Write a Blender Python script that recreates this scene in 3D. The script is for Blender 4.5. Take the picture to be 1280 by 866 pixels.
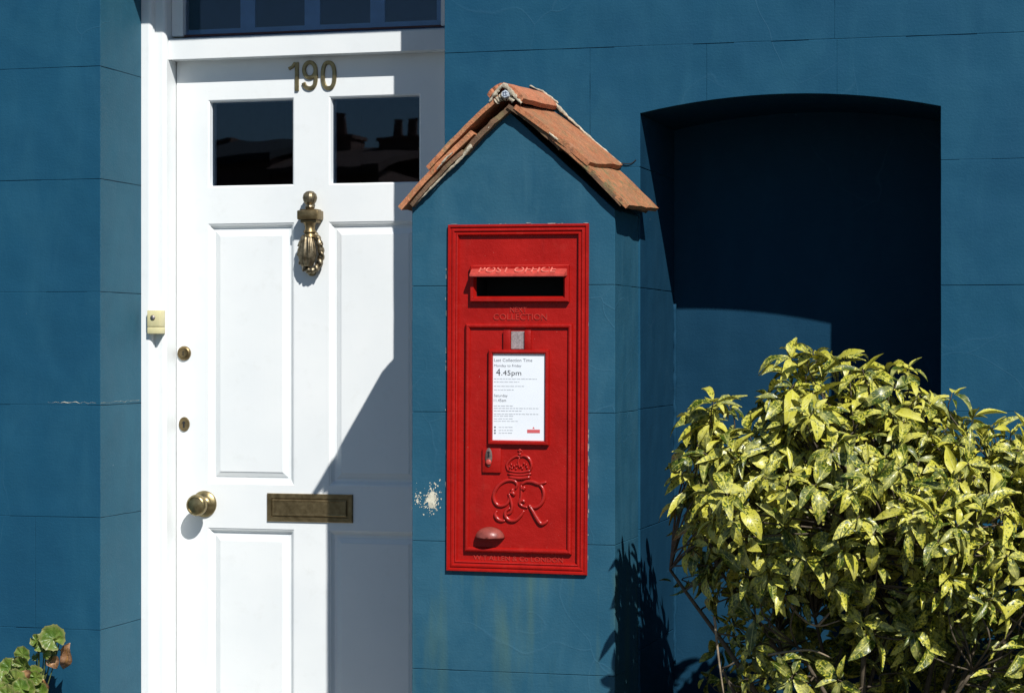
import bpy, bmesh, math, random
from mathutils import Vector, Matrix, noise

random.seed(7)
SC = bpy.context.scene
COL = SC.collection
for o in list(bpy.data.objects):
    bpy.data.objects.remove(o)

# ------------------------------------------------------------------ camera
TH = math.radians(15.3)          # yaw to the left of the facade's normal
FP = 2784.0                      # focal length in photo pixels (1280 wide)
CY, CZ = -5.5, 1.35
cam_d = bpy.data.cameras.new("camera")
cam_d.sensor_width = 36.0
cam_d.lens = FP / 1280.0 * 36.0
cam_d.shift_y = 4.0 / 1280.0
cam_d.clip_end = 2000.0
cam = bpy.data.objects.new("camera", cam_d)
cam.location = (0.0, CY, CZ)
cam.rotation_euler = (math.radians(90), 0.0, TH)
COL.objects.link(cam)
SC.camera = cam

# ------------------------------------------------------------------ light
SUN = Vector((-0.725, 1.0, -1.172)).normalized()      # direction the light travels
world = bpy.data.worlds.new("World")
SC.world = world
world.use_nodes = True
wn = world.node_tree.nodes
wl = world.node_tree.links
wn.clear()
wo = wn.new("ShaderNodeOutputWorld")
wb = wn.new("ShaderNodeBackground")
ws = wn.new("ShaderNodeTexSky")
ws.sky_type = 'NISHITA'
ws.sun_disc = False
ws.sun_elevation = math.radians(43.5)
ws.sun_rotation = math.radians(144.0)
ws.altitude = 10
ws.air_density = 1.0
ws.dust_density = 0.0
ws.ozone_density = 4.0
wb.inputs['Strength'].default_value = 0.060
wl.new(ws.outputs[0], wb.inputs[0])
wl.new(wb.outputs[0], wo.inputs[0])

sd = bpy.data.lights.new("sun", 'SUN')
sd.energy = 5.0
sd.angle = math.radians(0.5)
sd.color = (1.0, 0.975, 0.935)
so = bpy.data.objects.new("sun", sd)
so.rotation_euler = SUN.to_track_quat('-Z', 'Y').to_euler()
so.location = (5, -8, 9)
COL.objects.link(so)

SC.view_settings.view_transform = 'Standard'
SC.view_settings.look = 'None'
SC.view_settings.exposure = 0.10
SC.view_settings.gamma = 1.0
SC.view_settings.use_curve_mapping = False


# ------------------------------------------------------------------ measuring
def P(px, py, y):
    """world x, z of a measured photo position lying on the vertical plane y"""
    u = (px - 640.0) / FP
    d = y - CY
    x = d * math.tan(math.atan(u) - TH)
    Z = -x * math.sin(TH) + d * math.cos(TH)
    return x, CZ + (437.0 - py) * Z / FP


def PX(px, y):
    return P(px, 437, y)[0]


def PZ(px, py, y):
    return P(px, py, y)[1]


# ------------------------------------------------------------------ materials
MATS = {}


class NT:
    def __init__(self, name):
        self.m = bpy.data.materials.new(name)
        self.m.use_nodes = True
        self.n = self.m.node_tree.nodes
        self.l = self.m.node_tree.links
        self.n.clear()
        self.out = self.n.new("ShaderNodeOutputMaterial")
        self.b = self.n.new("ShaderNodeBsdfPrincipled")
        self.l.new(self.b.outputs[0], self.out.inputs[0])
        MATS[name] = self.m

    def new(self, t, **k):
        nd = self.n.new(t)
        for a, v in k.items():
            if hasattr(nd, a):
                setattr(nd, a, v)
            else:
                nd.inputs[a.replace('_', ' ')].default_value = v
        return nd

    def link(self, a, b):
        self.l.new(a, b)

    def coord(self, kind='Object', scale=(1, 1, 1)):
        if kind == 'Position':
            src = self.new("ShaderNodeNewGeometry").outputs['Position']
        else:
            src = self.new("ShaderNodeTexCoord").outputs[kind]
        mp = self.new("ShaderNodeMapping")
        mp.inputs['Scale'].default_value = scale
        self.link(src, mp.inputs[0])
        return mp.outputs[0]

    def noise(self, vec, scale, detail=4, rough=0.55, dist=0.0):
        nd = self.new("ShaderNodeTexNoise")
        nd.inputs['Scale'].default_value = scale
        nd.inputs['Detail'].default_value = detail
        nd.inputs['Roughness'].default_value = rough
        nd.inputs['Distortion'].default_value = dist
        self.link(vec, nd.inputs['Vector'])
        return nd.outputs['Fac']

    def ramp(self, fac, stops, interp='LINEAR'):
        nd = self.new("ShaderNodeValToRGB")
        nd.color_ramp.interpolation = interp
        el = nd.color_ramp.elements
        while len(el) < len(stops):
            el.new(0.5)
        for e, (p, c) in zip(el, stops):
            e.position = p
            e.color = (c[0], c[1], c[2], 1) if not isinstance(c, (int, float)) else (c, c, c, 1)
        self.link(fac, nd.inputs[0])
        return nd.outputs[0]

    def mix(self, fac, a, b, mode='MIX'):
        nd = self.new("ShaderNodeMix", data_type='RGBA', blend_type=mode)
        if isinstance(fac, (int, float)):
            nd.inputs[0].default_value = fac
        else:
            self.link(fac, nd.inputs[0])
        for i, v in ((6, a), (7, b)):
            if isinstance(v, tuple):
                nd.inputs[i].default_value = (v[0], v[1], v[2], 1)
            else:
                self.link(v, nd.inputs[i])
        return nd.outputs[2]

    def math(self, op, a, b=0.0):
        nd = self.new("ShaderNodeMath", operation=op)
        for i, v in ((0, a), (1, b)):
            if isinstance(v, (int, float)):
                nd.inputs[i].default_value = v
            else:
                self.link(v, nd.inputs[i])
        return nd.outputs[0]

    def bump(self, h, strength=0.3, dist=0.002, prev=None):
        nd = self.new("ShaderNodeBump")
        nd.inputs['Strength'].default_value = strength
        nd.inputs['Distance'].default_value = dist
        self.link(h, nd.inputs['Height'])
        if prev is not None:
            self.link(prev, nd.inputs['Normal'])
        return nd.outputs[0]

    def fin(self, color=None, rough=None, normal=None, metal=None, **k):
        for key, v in (('Base Color', color), ('Roughness', rough), ('Normal', normal), ('Metallic', metal)):
            if v is None:
                continue
            if isinstance(v, tuple):
                self.b.inputs[key].default_value = (v[0], v[1], v[2], 1)
            elif isinstance(v, (int, float)):
                self.b.inputs[key].default_value = v
            else:
                self.link(v, self.b.inputs[key])
        for a, v in k.items():
            self.b.inputs[a.replace('_', ' ')].default_value = v
        return self.m


def painted_render(name, base, dark, pale, stain=0.0, rough=0.6, spec=0.14):
    t = NT(name)
    v = t.coord('Position')
    vs = t.coord('Position', (1.0, 1.0, 0.35))
    big = t.noise(v, 2.3, 5, 0.6)
    mid = t.noise(vs, 9.0, 5, 0.62, 0.6)
    fine = t.noise(v, 170.0, 3, 0.6)
    c = t.mix(t.ramp(big, [(0.32, 0.0), (0.68, 1.0)]), dark, base)
    brush = t.noise(t.coord('Position', (1.0, 1.0, 5.0)), 26.0, 4, 0.7)
    c = t.mix(t.math('MULTIPLY', t.ramp(brush, [(0.5, 0.0), (0.72, 1.0)]), 0.22), c, pale)
    patch = t.ramp(t.noise(v, 1.1, 6, 0.7, 0.8), [(0.54, 0.0), (0.60, 1.0)])
    c = t.mix(t.math('MULTIPLY', patch, 0.22), c, pale)
    c = t.mix(t.math('MULTIPLY', t.ramp(mid, [(0.45, 0.0), (0.75, 1.0)]), 0.55), c, pale)
    # hairline crazing, only here and there
    wv = t.new("ShaderNodeVectorMath", operation='ADD')
    wnz = t.new("ShaderNodeTexNoise")
    wnz.inputs['Scale'].default_value = 3.0
    t.link(v, wnz.inputs['Vector'])
    sc = t.new("ShaderNodeVectorMath", operation='SCALE')
    sc.inputs['Scale'].default_value = 0.5
    t.link(wnz.outputs['Color'], sc.inputs[0])
    t.link(v, wv.inputs[0])
    t.link(sc.outputs[0], wv.inputs[1])
    vo = t.new("ShaderNodeTexVoronoi", feature='DISTANCE_TO_EDGE')
    vo.inputs['Scale'].default_value = 3.1
    t.link(wv.outputs[0], vo.inputs['Vector'])
    crack = t.ramp(vo.outputs['Distance'], [(0.0, 1.0), (0.009, 0.0)])
    where = t.ramp(t.noise(v, 1.7, 3), [(0.5, 0.0), (0.62, 1.0)])
    cr = t.math('MULTIPLY', crack, where)
    c = t.mix(t.math('MULTIPLY', cr, 0.09), c, (0.10, 0.22, 0.32))
    # tiny white nicks in the paint
    nick = t.ramp(t.noise(v, 46.0, 2), [(0.79, 0.0), (0.815, 1.0)])
    c = t.mix(t.math('MULTIPLY', nick, 0.35), c, (0.25, 0.35, 0.40))
    if stain:
        sx = t.coord('Position', (1.0, 1.0, 0.12))
        st = t.ramp(t.noise(sx, 11.0, 4), [(0.5, 0.0), (0.72, 1.0)])
        sp = t.new("ShaderNodeSeparateXYZ")
        t.link(t.new("ShaderNodeNewGeometry").outputs['Position'], sp.inputs[0])
        zz = t.ramp(t.math('MULTIPLY', t.math('SUBTRACT', sp.outputs['Z'], 0.45), 2.4),
                    [(0.0, 0.15), (0.45, 0.7), (0.84, 1.0), (0.9, 0.0)])
        c = t.mix(t.math('MULTIPLY', t.math('MULTIPLY', st, zz), stain), c, (0.10, 0.17, 0.10))
    nb = t.bump(fine, 0.45, 0.0014)
    nb = t.bump(brush, 0.25, 0.0012, nb)
    nb = t.bump(mid, 0.25, 0.003, nb)
    nb = t.bump(t.noise(v, 4.0, 2), 0.40, 0.03, nb)
    nb = t.bump(cr, 0.25, 0.0015, nb)
    t.fin(c, t.ramp(mid, [(0.2, rough - 0.08), (0.9, rough + 0.12)]), nb)
    t.b.inputs['Specular IOR Level'].default_value = spec
    return t.m


BLUE = (0.0095, 0.072, 0.130)
painted_render('blue_render', BLUE, (0.0080, 0.060, 0.116), (0.017, 0.092, 0.152))
painted_render('blue_render_pier', (0.022, 0.098, 0.155), (0.016, 0.080, 0.134), (0.042, 0.130, 0.185), stain=0.75)
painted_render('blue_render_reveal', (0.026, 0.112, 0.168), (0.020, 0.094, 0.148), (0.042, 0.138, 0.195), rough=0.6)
painted_render('blue_render_recess', (0.0075, 0.044, 0.086), (0.0060, 0.038, 0.076), (0.012, 0.056, 0.102), rough=0.7, spec=0.08)  # darker copy of the wall blue; deepens the recess's shade through its colour


def simple(name, color, rough=0.5, var=0.12, nscale=30, bump=0.1, bd=0.001, metal=0.0, spec=0.5, coord='Position', coat=0.0):
    t = NT(name)
    v = t.coord(coord)
    n1 = t.noise(v, nscale, 4)
    dark = tuple(c * (1 - var) for c in color)
    lite = tuple(min(1, c * (1 + var)) for c in color)
    c = t.mix(t.ramp(n1, [(0.3, 0.0), (0.7, 1.0)]), dark, lite)
    nb = t.bump(t.noise(v, nscale * 6, 3), bump, bd)
    t.fin(c, rough, nb, metal)
    t.b.inputs['Specular IOR Level'].default_value = spec
    if coat:
        t.b.inputs['Coat Weight'].default_value = coat
        t.b.inputs['Coat Roughness'].default_value = 0.15
    return t.m


def white_paint():
    t = NT('white_paint')
    v = t.coord('Position')
    vz = t.coord('Position', (1.0, 1.0, 0.06))
    n1 = t.noise(v, 3.0, 4)
    c = t.mix(t.ramp(n1, [(0.35, 0.0), (0.65, 1.0)]), (0.77, 0.80, 0.80), (0.83, 0.85, 0.84))
    grime = t.ramp(t.noise(v, 14.0, 6, 0.7), [(0.56, 0.0), (0.78, 1.0)])
    c = t.mix(t.math('MULTIPLY', grime, 0.22), c, (0.55, 0.55, 0.50))
    nb = t.bump(t.noise(vz, 160.0, 3), 0.22, 0.0007)
    nb = t.bump(t.noise(v, 7.0, 3), 0.15, 0.006, nb)
    t.fin(c, 0.40, nb)
    return t.m


white_paint()


def red_paint():
    t = NT('red_paint')
    v = t.coord('Position')
    n1 = t.noise(v, 14.0, 5, 0.6)
    n2 = t.noise(v, 260.0, 3)
    c = t.mix(t.ramp(n1, [(0.3, 0.0), (0.7, 1.0)]), (0.30, 0.0055, 0.0034), (0.375, 0.0075, 0.0045))
    ns = t.ramp(t.noise(v, 34.0, 3), [(0.60, 0.0), (0.75, 1.0)])
    c = t.mix(t.math('MULTIPLY', ns, 0.16), c, (0.42, 0.040, 0.026))
    nb = t.bump(n2, 0.5, 0.0009)
    nb = t.bump(t.noise(v, 55.0, 4), 0.45, 0.0026, nb)
    ch = t.ramp(t.noise(v, 120.0, 4, 0.7), [(0.70, 0.0), (0.73, 1.0)])
    c = t.mix(t.math('MULTIPLY', ch, 0.5), c, (0.50, 0.20, 0.16))
    st = t.ramp(t.noise(t.coord('Position', (1, 1, 0.15)), 30.0, 4), [(0.55, 0.0), (0.8, 1.0)])
    c = t.mix(t.math('MULTIPLY', st, 0.35), c, (0.16, 0.006, 0.005))
    t.fin(c, t.ramp(n1, [(0.2, 0.34), (0.8, 0.50)]), nb)
    t.b.inputs['Specular IOR Level'].default_value = 0.28
    return t.m


red_paint()
simple('red_faded', (0.47, 0.060, 0.045), 0.45, 0.2, 60, 0.2)
simple('pull_worn', (0.24, 0.055, 0.042), 0.38, 0.3, 60, 0.2)
simple('lock_dark', (0.13, 0.085, 0.075), 0.5, 0.4, 160, 0.3)
simple('cipher_red', (0.36, 0.014, 0.010), 0.26, 0.15, 60, 0.15)
simple('red_cast', (0.42, 0.032, 0.022), 0.35, 0.2, 90, 0.3)
simple('red_lettering', (0.66, 0.17, 0.13), 0.3, 0.15, 80, 0.1)
simple('slot_black', (0.004, 0.004, 0.004), 0.8, 0.1)


def brass(name, base, dark, rough):
    t = NT(name)
    v = t.coord('Position')
    n1 = t.noise(v, 60.0, 5, 0.65)
    c = t.mix(t.ramp(n1, [(0.35, 0.0), (0.65, 1.0)]), dark, base)
    nb = t.bump(t.noise(v, 400.0, 2), 0.15, 0.0005)
    t.fin(c, t.ramp(n1, [(0.2, rough - 0.06), (0.8, rough + 0.14)]), nb, 0.92)
    return t.m


brass('brass_aged', (0.30, 0.225, 0.115), (0.19, 0.135, 0.065), 0.40)
brass('brass_worn', (0.38, 0.305, 0.155), (0.23, 0.175, 0.085), 0.34)
brass('brass_antique', (0.36, 0.30, 0.20), (0.10, 0.075, 0.042), 0.40)
brass('steel_dull', (0.42, 0.38, 0.36), (0.22, 0.19, 0.18), 0.45)
simple('cream_plastic', (0.66, 0.60, 0.33), 0.45, 0.08, 40, 0.05)
simple('paper_white', (0.80, 0.84, 0.88), 0.35, 0.02, 20, 0.02)
simple('ink_black', (0.03, 0.03, 0.035), 0.6, 0.1)
simple('ink_grey', (0.50, 0.53, 0.56), 0.6, 0.1)
simple('ink_mid', (0.16, 0.17, 0.19), 0.6, 0.1)
simple('ink_red', (0.62, 0.11, 0.12), 0.6, 0.1)
simple('plate_grey', (0.30, 0.25, 0.25), 0.5, 0.35, 260, 0.4)
simple('mortar_cream', (0.50, 0.44, 0.33), 0.9, 0.4, 90, 0.8, 0.003)
simple('edge_lime', (0.36, 0.38, 0.36), 0.9, 0.35, 120, 0.6, 0.002)
simple('chip_cream', (0.60, 0.57, 0.45), 0.85, 0.22, 120, 0.6, 0.002)
simple('hall_dark', (0.03, 0.028, 0.025), 0.8, 0.2)
simple('blue_grey_bar', (0.30, 0.46, 0.66), 0.5, 0.1)
simple('dark_panel', (0.006, 0.012, 0.026), 0.5, 0.5, 14)
simple('sill_maroon', (0.07, 0.02, 0.022), 0.5, 0.2)
simple('ceramic_blue', (0.06, 0.09, 0.16), 0.4, 0.3, 300)
simple('blue_white_tile', (0.45, 0.50, 0.55), 0.5, 0.5, 300, 0.5)
simple('black_iron', (0.01, 0.01, 0.012), 0.6, 0.2)


def clay(name, a, b, moss=0.5):
    t = NT(name)
    v = t.coord('Object')
    p = t.coord('Position')
    n1 = t.noise(p, 26.0, 6, 0.65)
    n2 = t.noise(p, 210.0, 4, 0.7)
    oi = t.new("ShaderNodeObjectInfo")
    c = t.mix(t.ramp(n1, [(0.33, 0.0), (0.67, 1.0)]), a, b)
    c = t.mix(t.math('MULTIPLY', t.ramp(n2, [(0.35, 1.0), (0.6, 0.0)]), 0.55), c, (0.17, 0.070, 0.038))
    c = t.mix(t.math('MULTIPLY', t.ramp(t.noise(p, 14.0, 5, 0.7), [(0.45, 0.0), (0.62, 1.0)]), 0.45), c, (0.30, 0.16, 0.085))
    li = t.ramp(t.noise(p, 30.0, 6, 0.75), [(0.50, 0.0), (0.62, 1.0)])
    c = t.mix(t.math('MULTIPLY', li, moss), c, (0.20, 0.165, 0.075))
    so_ = t.ramp(t.noise(p, 75.0, 5, 0.75), [(0.57, 0.0), (0.64, 1.0)])
    c = t.mix(t.math('MULTIPLY', so_, 0.65), c, (0.10, 0.055, 0.035))
    w = t.ramp(t.noise(p, 38.0, 5, 0.7, 0.5), [(0.60, 0.0), (0.72, 1.0)])
    c = t.mix(t.math('MULTIPLY', w, 0.35), c, (0.58, 0.46, 0.32))
    hv = t.new("ShaderNodeHueSaturation")
    hv.inputs['Saturation'].default_value = 0.95
    t.link(t.math('ADD', t.math('MULTIPLY', oi.outputs['Random'], 0.35), 0.86), hv.inputs['Value'])
    t.link(c, hv.inputs['Color'])
    c = hv.outputs[0]
    nb = t.bump(n2, 0.7, 0.0025)
    nb = t.bump(n1, 0.6, 0.007, nb)
    t.fin(c, 0.85, nb)
    t.b.inputs['Specular IOR Level'].default_value = 0.2
    return t.m


clay('clay_tile', (0.42, 0.125, 0.042), (0.60, 0.235, 0.095), 0.6)
clay('clay_tile_mossy', (0.38, 0.130, 0.046), (0.54, 0.225, 0.09), 1.0)
clay('clay_ridge', (0.50, 0.145, 0.055), (0.58, 0.205, 0.095), 0.25)
clay('clay_under', (0.11, 0.075, 0.045), (0.17, 0.105, 0.062), 0.6)


def glass(name):
    t = NT(name)
    t.n.remove(t.b)
    tr = t.new("ShaderNodeBsdfTransparent")
    tr.inputs[0].default_value = (0.80, 0.84, 0.88, 1)
    gl = t.new("ShaderNodeBsdfGlossy")
    gl.inputs['Roughness'].default_value = 0.012
    gl.inputs['Color'].default_value = (0.62, 0.80, 1.0, 1)
    p = t.coord('Position')
    nb = t.bump(t.noise(p, 2.5, 2), 0.05, 0.01)
    t.link(nb, gl.inputs['Normal'])
    fr = t.new("ShaderNodeFresnel")
    fr.inputs['IOR'].default_value = 1.5
    mx = t.new("ShaderNodeMixShader")
    t.link(fr.outputs[0], mx.inputs[0])
    t.link(tr.outputs[0], mx.inputs[1])
    t.link(gl.outputs[0], mx.inputs[2])
    t.link(mx.outputs[0], t.out.inputs[0])
    return t.m


glass('window_glass')


def leafmat(name, g, y, yy, thr=(0.40, 0.56), trans=0.25, rim=None, scale=170.0, spec=0.5):
    t = NT(name)
    uv = t.new("ShaderNodeUVMap")
    uv.uv_map = 'UVMap'
    at = t.new("ShaderNodeAttribute")
    at.attribute_name = 'tint'
    p = t.coord('Position')
    n1 = t.noise(p, scale, 3, 0.6)
    n2 = t.noise(p, 35.0, 3)
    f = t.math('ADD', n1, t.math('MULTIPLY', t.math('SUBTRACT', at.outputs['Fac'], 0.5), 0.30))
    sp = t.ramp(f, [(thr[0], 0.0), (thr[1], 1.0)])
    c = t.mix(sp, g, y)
    c = t.mix(t.math('MULTIPLY', t.ramp(n2, [(0.45, 0.0), (0.7, 1.0)]), 0.5), c, yy)
    s = t.new("ShaderNodeSeparateXYZ")
    t.link(uv.outputs[0], s.inputs[0])
    mid = t.math('ABSOLUTE', t.math('SUBTRACT', s.outputs['X'], 0.5))
    rib = t.ramp(mid, [(0.015, 1.0), (0.05, 0.0)])
    c = t.mix(t.math('MULTIPLY', rib, 0.55), c, yy)
    if rim:
        rm = t.ramp(mid, [(0.40, 0.0), (0.49, 1.0)])
        c = t.mix(t.math('MULTIPLY', rm, 0.6), c, rim)
    # side veins
    vv = t.math('ADD', t.math('MULTIPLY', s.outputs['Y'], 9.0), t.math('MULTIPLY', mid, -6.0))
    vein = t.ramp(t.math('PINGPONG', vv, 0.5), [(0.0, 0.0), (0.12, 1.0)])
    nb = t.bump(vein, 0.35, 0.0012)
    nb = t.bump(n2, 0.3, 0.004, nb)
    t.fin(c, 0.34, nb)
    t.b.inputs['Specular IOR Level'].default_value = spec
    tl = t.new("ShaderNodeBsdfTranslucent")
    t.link(c, tl.inputs[0])
    mx = t.new("ShaderNodeMixShader")
    mx.inputs[0].default_value = trans
    t.link(t.b.outputs[0], mx.inputs[1])
    t.link(tl.outputs[0], mx.inputs[2])
    t.link(mx.outputs[0], t.out.inputs[0])
    return t.m


leafmat('variegated_leaf', (0.045, 0.078, 0.005), (0.52, 0.49, 0.055), (0.70, 0.67, 0.22), (0.44, 0.53), 0.12)
leafmat('geranium_leaf', (0.085, 0.160, 0.020), (0.165, 0.255, 0.035), (0.34, 0.36, 0.10), (0.40, 0.65), 0.2, rim=(0.33, 0.30, 0.12), scale=40)
leafmat('dead_leaf', (0.22, 0.110, 0.050), (0.40, 0.235, 0.14), (0.50, 0.26, 0.06), (0.40, 0.6), 0.1, scale=60)
simple('twig_bark', (0.085, 0.065, 0.040), 0.8, 0.4, 60, 0.6, 0.002)
simple('bare_bark', (0.26, 0.20, 0.13), 0.8, 0.4, 60, 0.6, 0.002)
simple('green_stem', (0.10, 0.13, 0.03), 0.6, 0.3, 60, 0.2)
simple('paving', (0.085, 0.082, 0.078), 0.85, 0.25, 6, 0.5, 0.003)
simple('asphalt', (0.05, 0.05, 0.052), 0.9, 0.25, 40, 0.7, 0.004)
simple('soil', (0.05, 0.035, 0.022), 0.95, 0.4, 20, 1.0, 0.01)
simple('brick_far', (0.25, 0.12, 0.08), 0.85, 0.2, 4, 0.3)
simple('slate_far', (0.045, 0.042, 0.042), 0.8, 0.3, 3, 0.3)
simple('clay_far', (0.14, 0.065, 0.04), 0.8, 0.3, 3, 0.3)
simple('door_step', (0.30, 0.28, 0.25), 0.8, 0.2, 10, 0.5)


# ------------------------------------------------------------------ object helpers
ORIG = {}


def tag(o, label=None, cat=None, group=None, kind=None):
    if label:
        o['label'] = label
    if cat:
        o['category'] = cat
    if group:
        o['group'] = group
    if kind:
        o['kind'] = kind
    return o


def thing(name, label, cat, loc=(0, 0, 0), group=None):
    o = bpy.data.objects.new(name, None)
    o.empty_display_size = 0.05
    o.location = loc
    COL.objects.link(o)
    ORIG[o.name] = Vector(loc)
    return tag(o, label, cat, group)


def obj(name, bm, mat, parent=None, smooth=False, angle=None):
    """link a bmesh written in world coordinates as one mesh object"""
    off = ORIG[parent.name] if parent else Vector((0, 0, 0))
    bmesh.ops.translate(bm, verts=bm.verts, vec=-off)
    me = bpy.data.meshes.new(name)
    bm.to_mesh(me)
    bm.free()
    ms = mat if isinstance(mat, (list, tuple)) else [mat]
    for m in ms:
        me.materials.append(MATS[m])
    if smooth:
        for p in me.polygons:
            p.use_smooth = True
        if angle:
            me.set_sharp_from_angle(angle=math.radians(angle))
    o = bpy.data.objects.new(name, me)
    COL.objects.link(o)
    if parent:
        o.parent = parent
    ORIG[o.name] = off.copy()
    return o


def B():
    return bmesh.new()


def box(bm, x0, x1, y0, y1, z0, z1, bev=0.0):
    vs = [bm.verts.new(p) for p in ((x0, y0, z0), (x1, y0, z0), (x1, y1, z0), (x0, y1, z0),
                                    (x0, y0, z1), (x1, y0, z1), (x1, y1, z1), (x0, y1, z1))]
    fs = [bm.faces.new([vs[i] for i in f]) for f in
          ((0, 3, 2, 1), (4, 5, 6, 7), (0, 1, 5, 4), (1, 2, 6, 5), (2, 3, 7, 6), (3, 0, 4, 7))]
    if bev:
        es = set(e for f in fs for e in f.edges)
        bmesh.ops.bevel(bm, geom=list(es), offset=bev, segments=2, affect='EDGES', profile=0.5)
    return vs


def prism(bm, poly, a0, a1, fn, bev=0.0):
    """extrude a 2-D polygon from depth a0 to a1; fn(p, a) -> xyz"""
    v0 = [bm.verts.new(fn(p, a0)) for p in poly]
    v1 = [bm.verts.new(fn(p, a1)) for p in poly]
    n = len(poly)
    fs = [bm.faces.new(v0[::-1]), bm.faces.new(v1)]
    for i in range(n):
        fs.append(bm.faces.new((v0[i], v0[(i + 1) % n], v1[(i + 1) % n], v1[i])))
    bmesh.ops.recalc_face_normals(bm, faces=fs)
    if bev:
        es = set(e for f in fs for e in f.edges)
        bmesh.ops.bevel(bm, geom=list(es), offset=bev, segments=1, affect='EDGES')


def tube(bm, pts, rad, seg=8, squash=None, cap=True):
    """tube through points; rad number or list; squash = (axis vector, factor)"""
    pts = [Vector(p) for p in pts]
    n = len(pts)
    rings = []
    prev = None
    for i, p in enumerate(pts):
        t = (pts[min(i + 1, n - 1)] - pts[max(i - 1, 0)])
        if t.length < 1e-9:
            t = Vector((0, 0, 1))
        t.normalize()
        if prev is None:
            ref = Vector((0, 1, 0)) if abs(t.y) < 0.9 else Vector((1, 0, 0))
            a = t.cross(ref).normalized()
        else:
            a = (prev - t * prev.dot(t)).normalized()
        prev = a
        b = t.cross(a)
        r = rad[i] if isinstance(rad, (list, tuple)) else rad
        ring = []
        for k in range(seg):
            an = 2 * math.pi * k / seg
            v = (a * math.cos(an) + b * math.sin(an)) * r
            if squash:
                ax, f = squash
                v = v - ax * v.dot(ax) * (1 - f)
            ring.append(bm.verts.new(p + v))
        rings.append(ring)
    for i in range(n - 1):
        for k in range(seg):
            bm.faces.new((rings[i][k], rings[i][(k + 1) % seg], rings[i + 1][(k + 1) % seg], rings[i + 1][k]))
    if cap:
        bm.faces.new(rings[0][::-1])
        bm.faces.new(rings[-1])


def spline(pts, k=6):
    """Catmull-Rom"""
    pts = [Vector(p) for p in pts]
    out = []
    q = [pts[0] * 2 - pts[1]] + pts + [pts[-1] * 2 - pts[-2]]
    for i in range(1, len(q) - 2):
        for s in range(k):
            t = s / k
            a, b, c, d = q[i - 1], q[i], q[i + 1], q[i + 2]
            out.append(0.5 * ((2 * b) + (c - a) * t + (2 * a - 5 * b + 4 * c - d) * t * t + (-a + 3 * b - 3 * c + d) * t ** 3))
    out.append(pts[-1])
    return out


def lathe(bm, prof, centre, axis='y', seg=24, flute=0, famp=0.0, sx=1.0):
    """prof: (radius, height along axis from the centre); axis 'y' points towards -y (out of the door), 'z' up"""
    rings = []
    for r, h in prof:
        ring = []
        for k in range(seg):
            an = 2 * math.pi * k / seg
            rr = r * (1 + famp * math.cos(flute * an)) if flute else r
            if axis == 'y':
                ring.append(bm.verts.new((centre[0] + rr * math.cos(an), centre[1] - h, centre[2] + rr * math.sin(an))))
            else:
                ring.append(bm.verts.new((centre[0] + rr * math.cos(an), centre[1] + rr * sx * math.sin(an), centre[2] + h)))
        rings.append(ring)
    fs = []
    for i in range(len(rings) - 1):
        for k in range(seg):
            fs.append(bm.faces.new((rings[i][k], rings[i][(k + 1) % seg], rings[i + 1][(k + 1) % seg], rings[i + 1][k])))
    fs.append(bm.faces.new(rings[0][::-1]))
    fs.append(bm.faces.new(rings[-1]))
    bmesh.ops.recalc_face_normals(bm, faces=fs)


def rings(bm, rect, prof, cap=True):
    """mitred rectangular moulding on an xz rectangle; prof = (inset, y) steps"""
    x0, x1, z0, z1 = rect
    prev = None
    for ins, y in prof:
        r = [bm.verts.new(p) for p in ((x0 + ins, y, z0 + ins), (x1 - ins, y, z0 + ins),
                                       (x1 - ins, y, z1 - ins), (x0 + ins, y, z1 - ins))]
        if prev:
            for k in range(4):
                bm.faces.new((prev[k], prev[(k + 1) % 4], r[(k + 1) % 4], r[k]))
        prev = r
    if cap:
        bm.faces.new(prev)


def sheet_with_holes(bm, rect, holes, y):
    xs = sorted(set([rect[0], rect[1]] + [h[0] for h in holes] + [h[1] for h in holes]))
    zs = sorted(set([rect[2], rect[3]] + [h[2] for h in holes] + [h[3] for h in holes]))
    V = {}

    def vv(i, j):
        if (i, j) not in V:
            V[i, j] = bm.verts.new((xs[i], y, zs[j]))
        return V[i, j]
    for i in range(len(xs) - 1):
        for j in range(len(zs) - 1):
            cx, cz = (xs[i] + xs[i + 1]) / 2, (zs[j] + zs[j + 1]) / 2
            if any(h[0] < cx < h[1] and h[2] < cz < h[3] for h in holes):
                continue
            bm.faces.new((vv(i, j), vv(i + 1, j), vv(i + 1, j + 1), vv(i, j + 1)))


def text_mesh(name, s, width, height, mtx, mat, parent, extrude=0.0006):
    """lettering scaled to width x height, its lower left corner at the origin of mtx (x along, y up, z out)"""
    cu = bpy.data.curves.new(name, 'FONT')
    cu.body = s
    cu.size = 1.0
    cu.resolution_u = 3
    tmp = bpy.data.objects.new(name, cu)
    COL.objects.link(tmp)
    bpy.context.view_layer.update()
    me = bpy.data.meshes.new_from_object(tmp.evaluated_get(bpy.context.evaluated_depsgraph_get()))
    bpy.data.objects.remove(tmp)
    bpy.data.curves.remove(cu)
    bm = B()
    bm.from_mesh(me)
    bpy.data.meshes.remove(me)
    ex = bmesh.ops.extrude_face_region(bm, geom=bm.faces[:])
    bmesh.ops.translate(bm, verts=[g for g in ex['geom'] if isinstance(g, bmesh.types.BMVert)], vec=(0, 0, 1))
    xs = [v.co.x for v in bm.verts]
    ys = [v.co.y for v in bm.verts]
    x0, x1, y0, y1 = min(xs), max(xs), min(ys), max(ys)
    for v in bm.verts:
        c = Vector(((v.co.x - x0) / (x1 - x0) * width, (v.co.y - y0) / (y1 - y0) * height, v.co.z * extrude))
        v.co = mtx @ c
    bmesh.ops.recalc_face_normals(bm, faces=bm.faces)
    return obj(name, bm, mat, parent)


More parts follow.
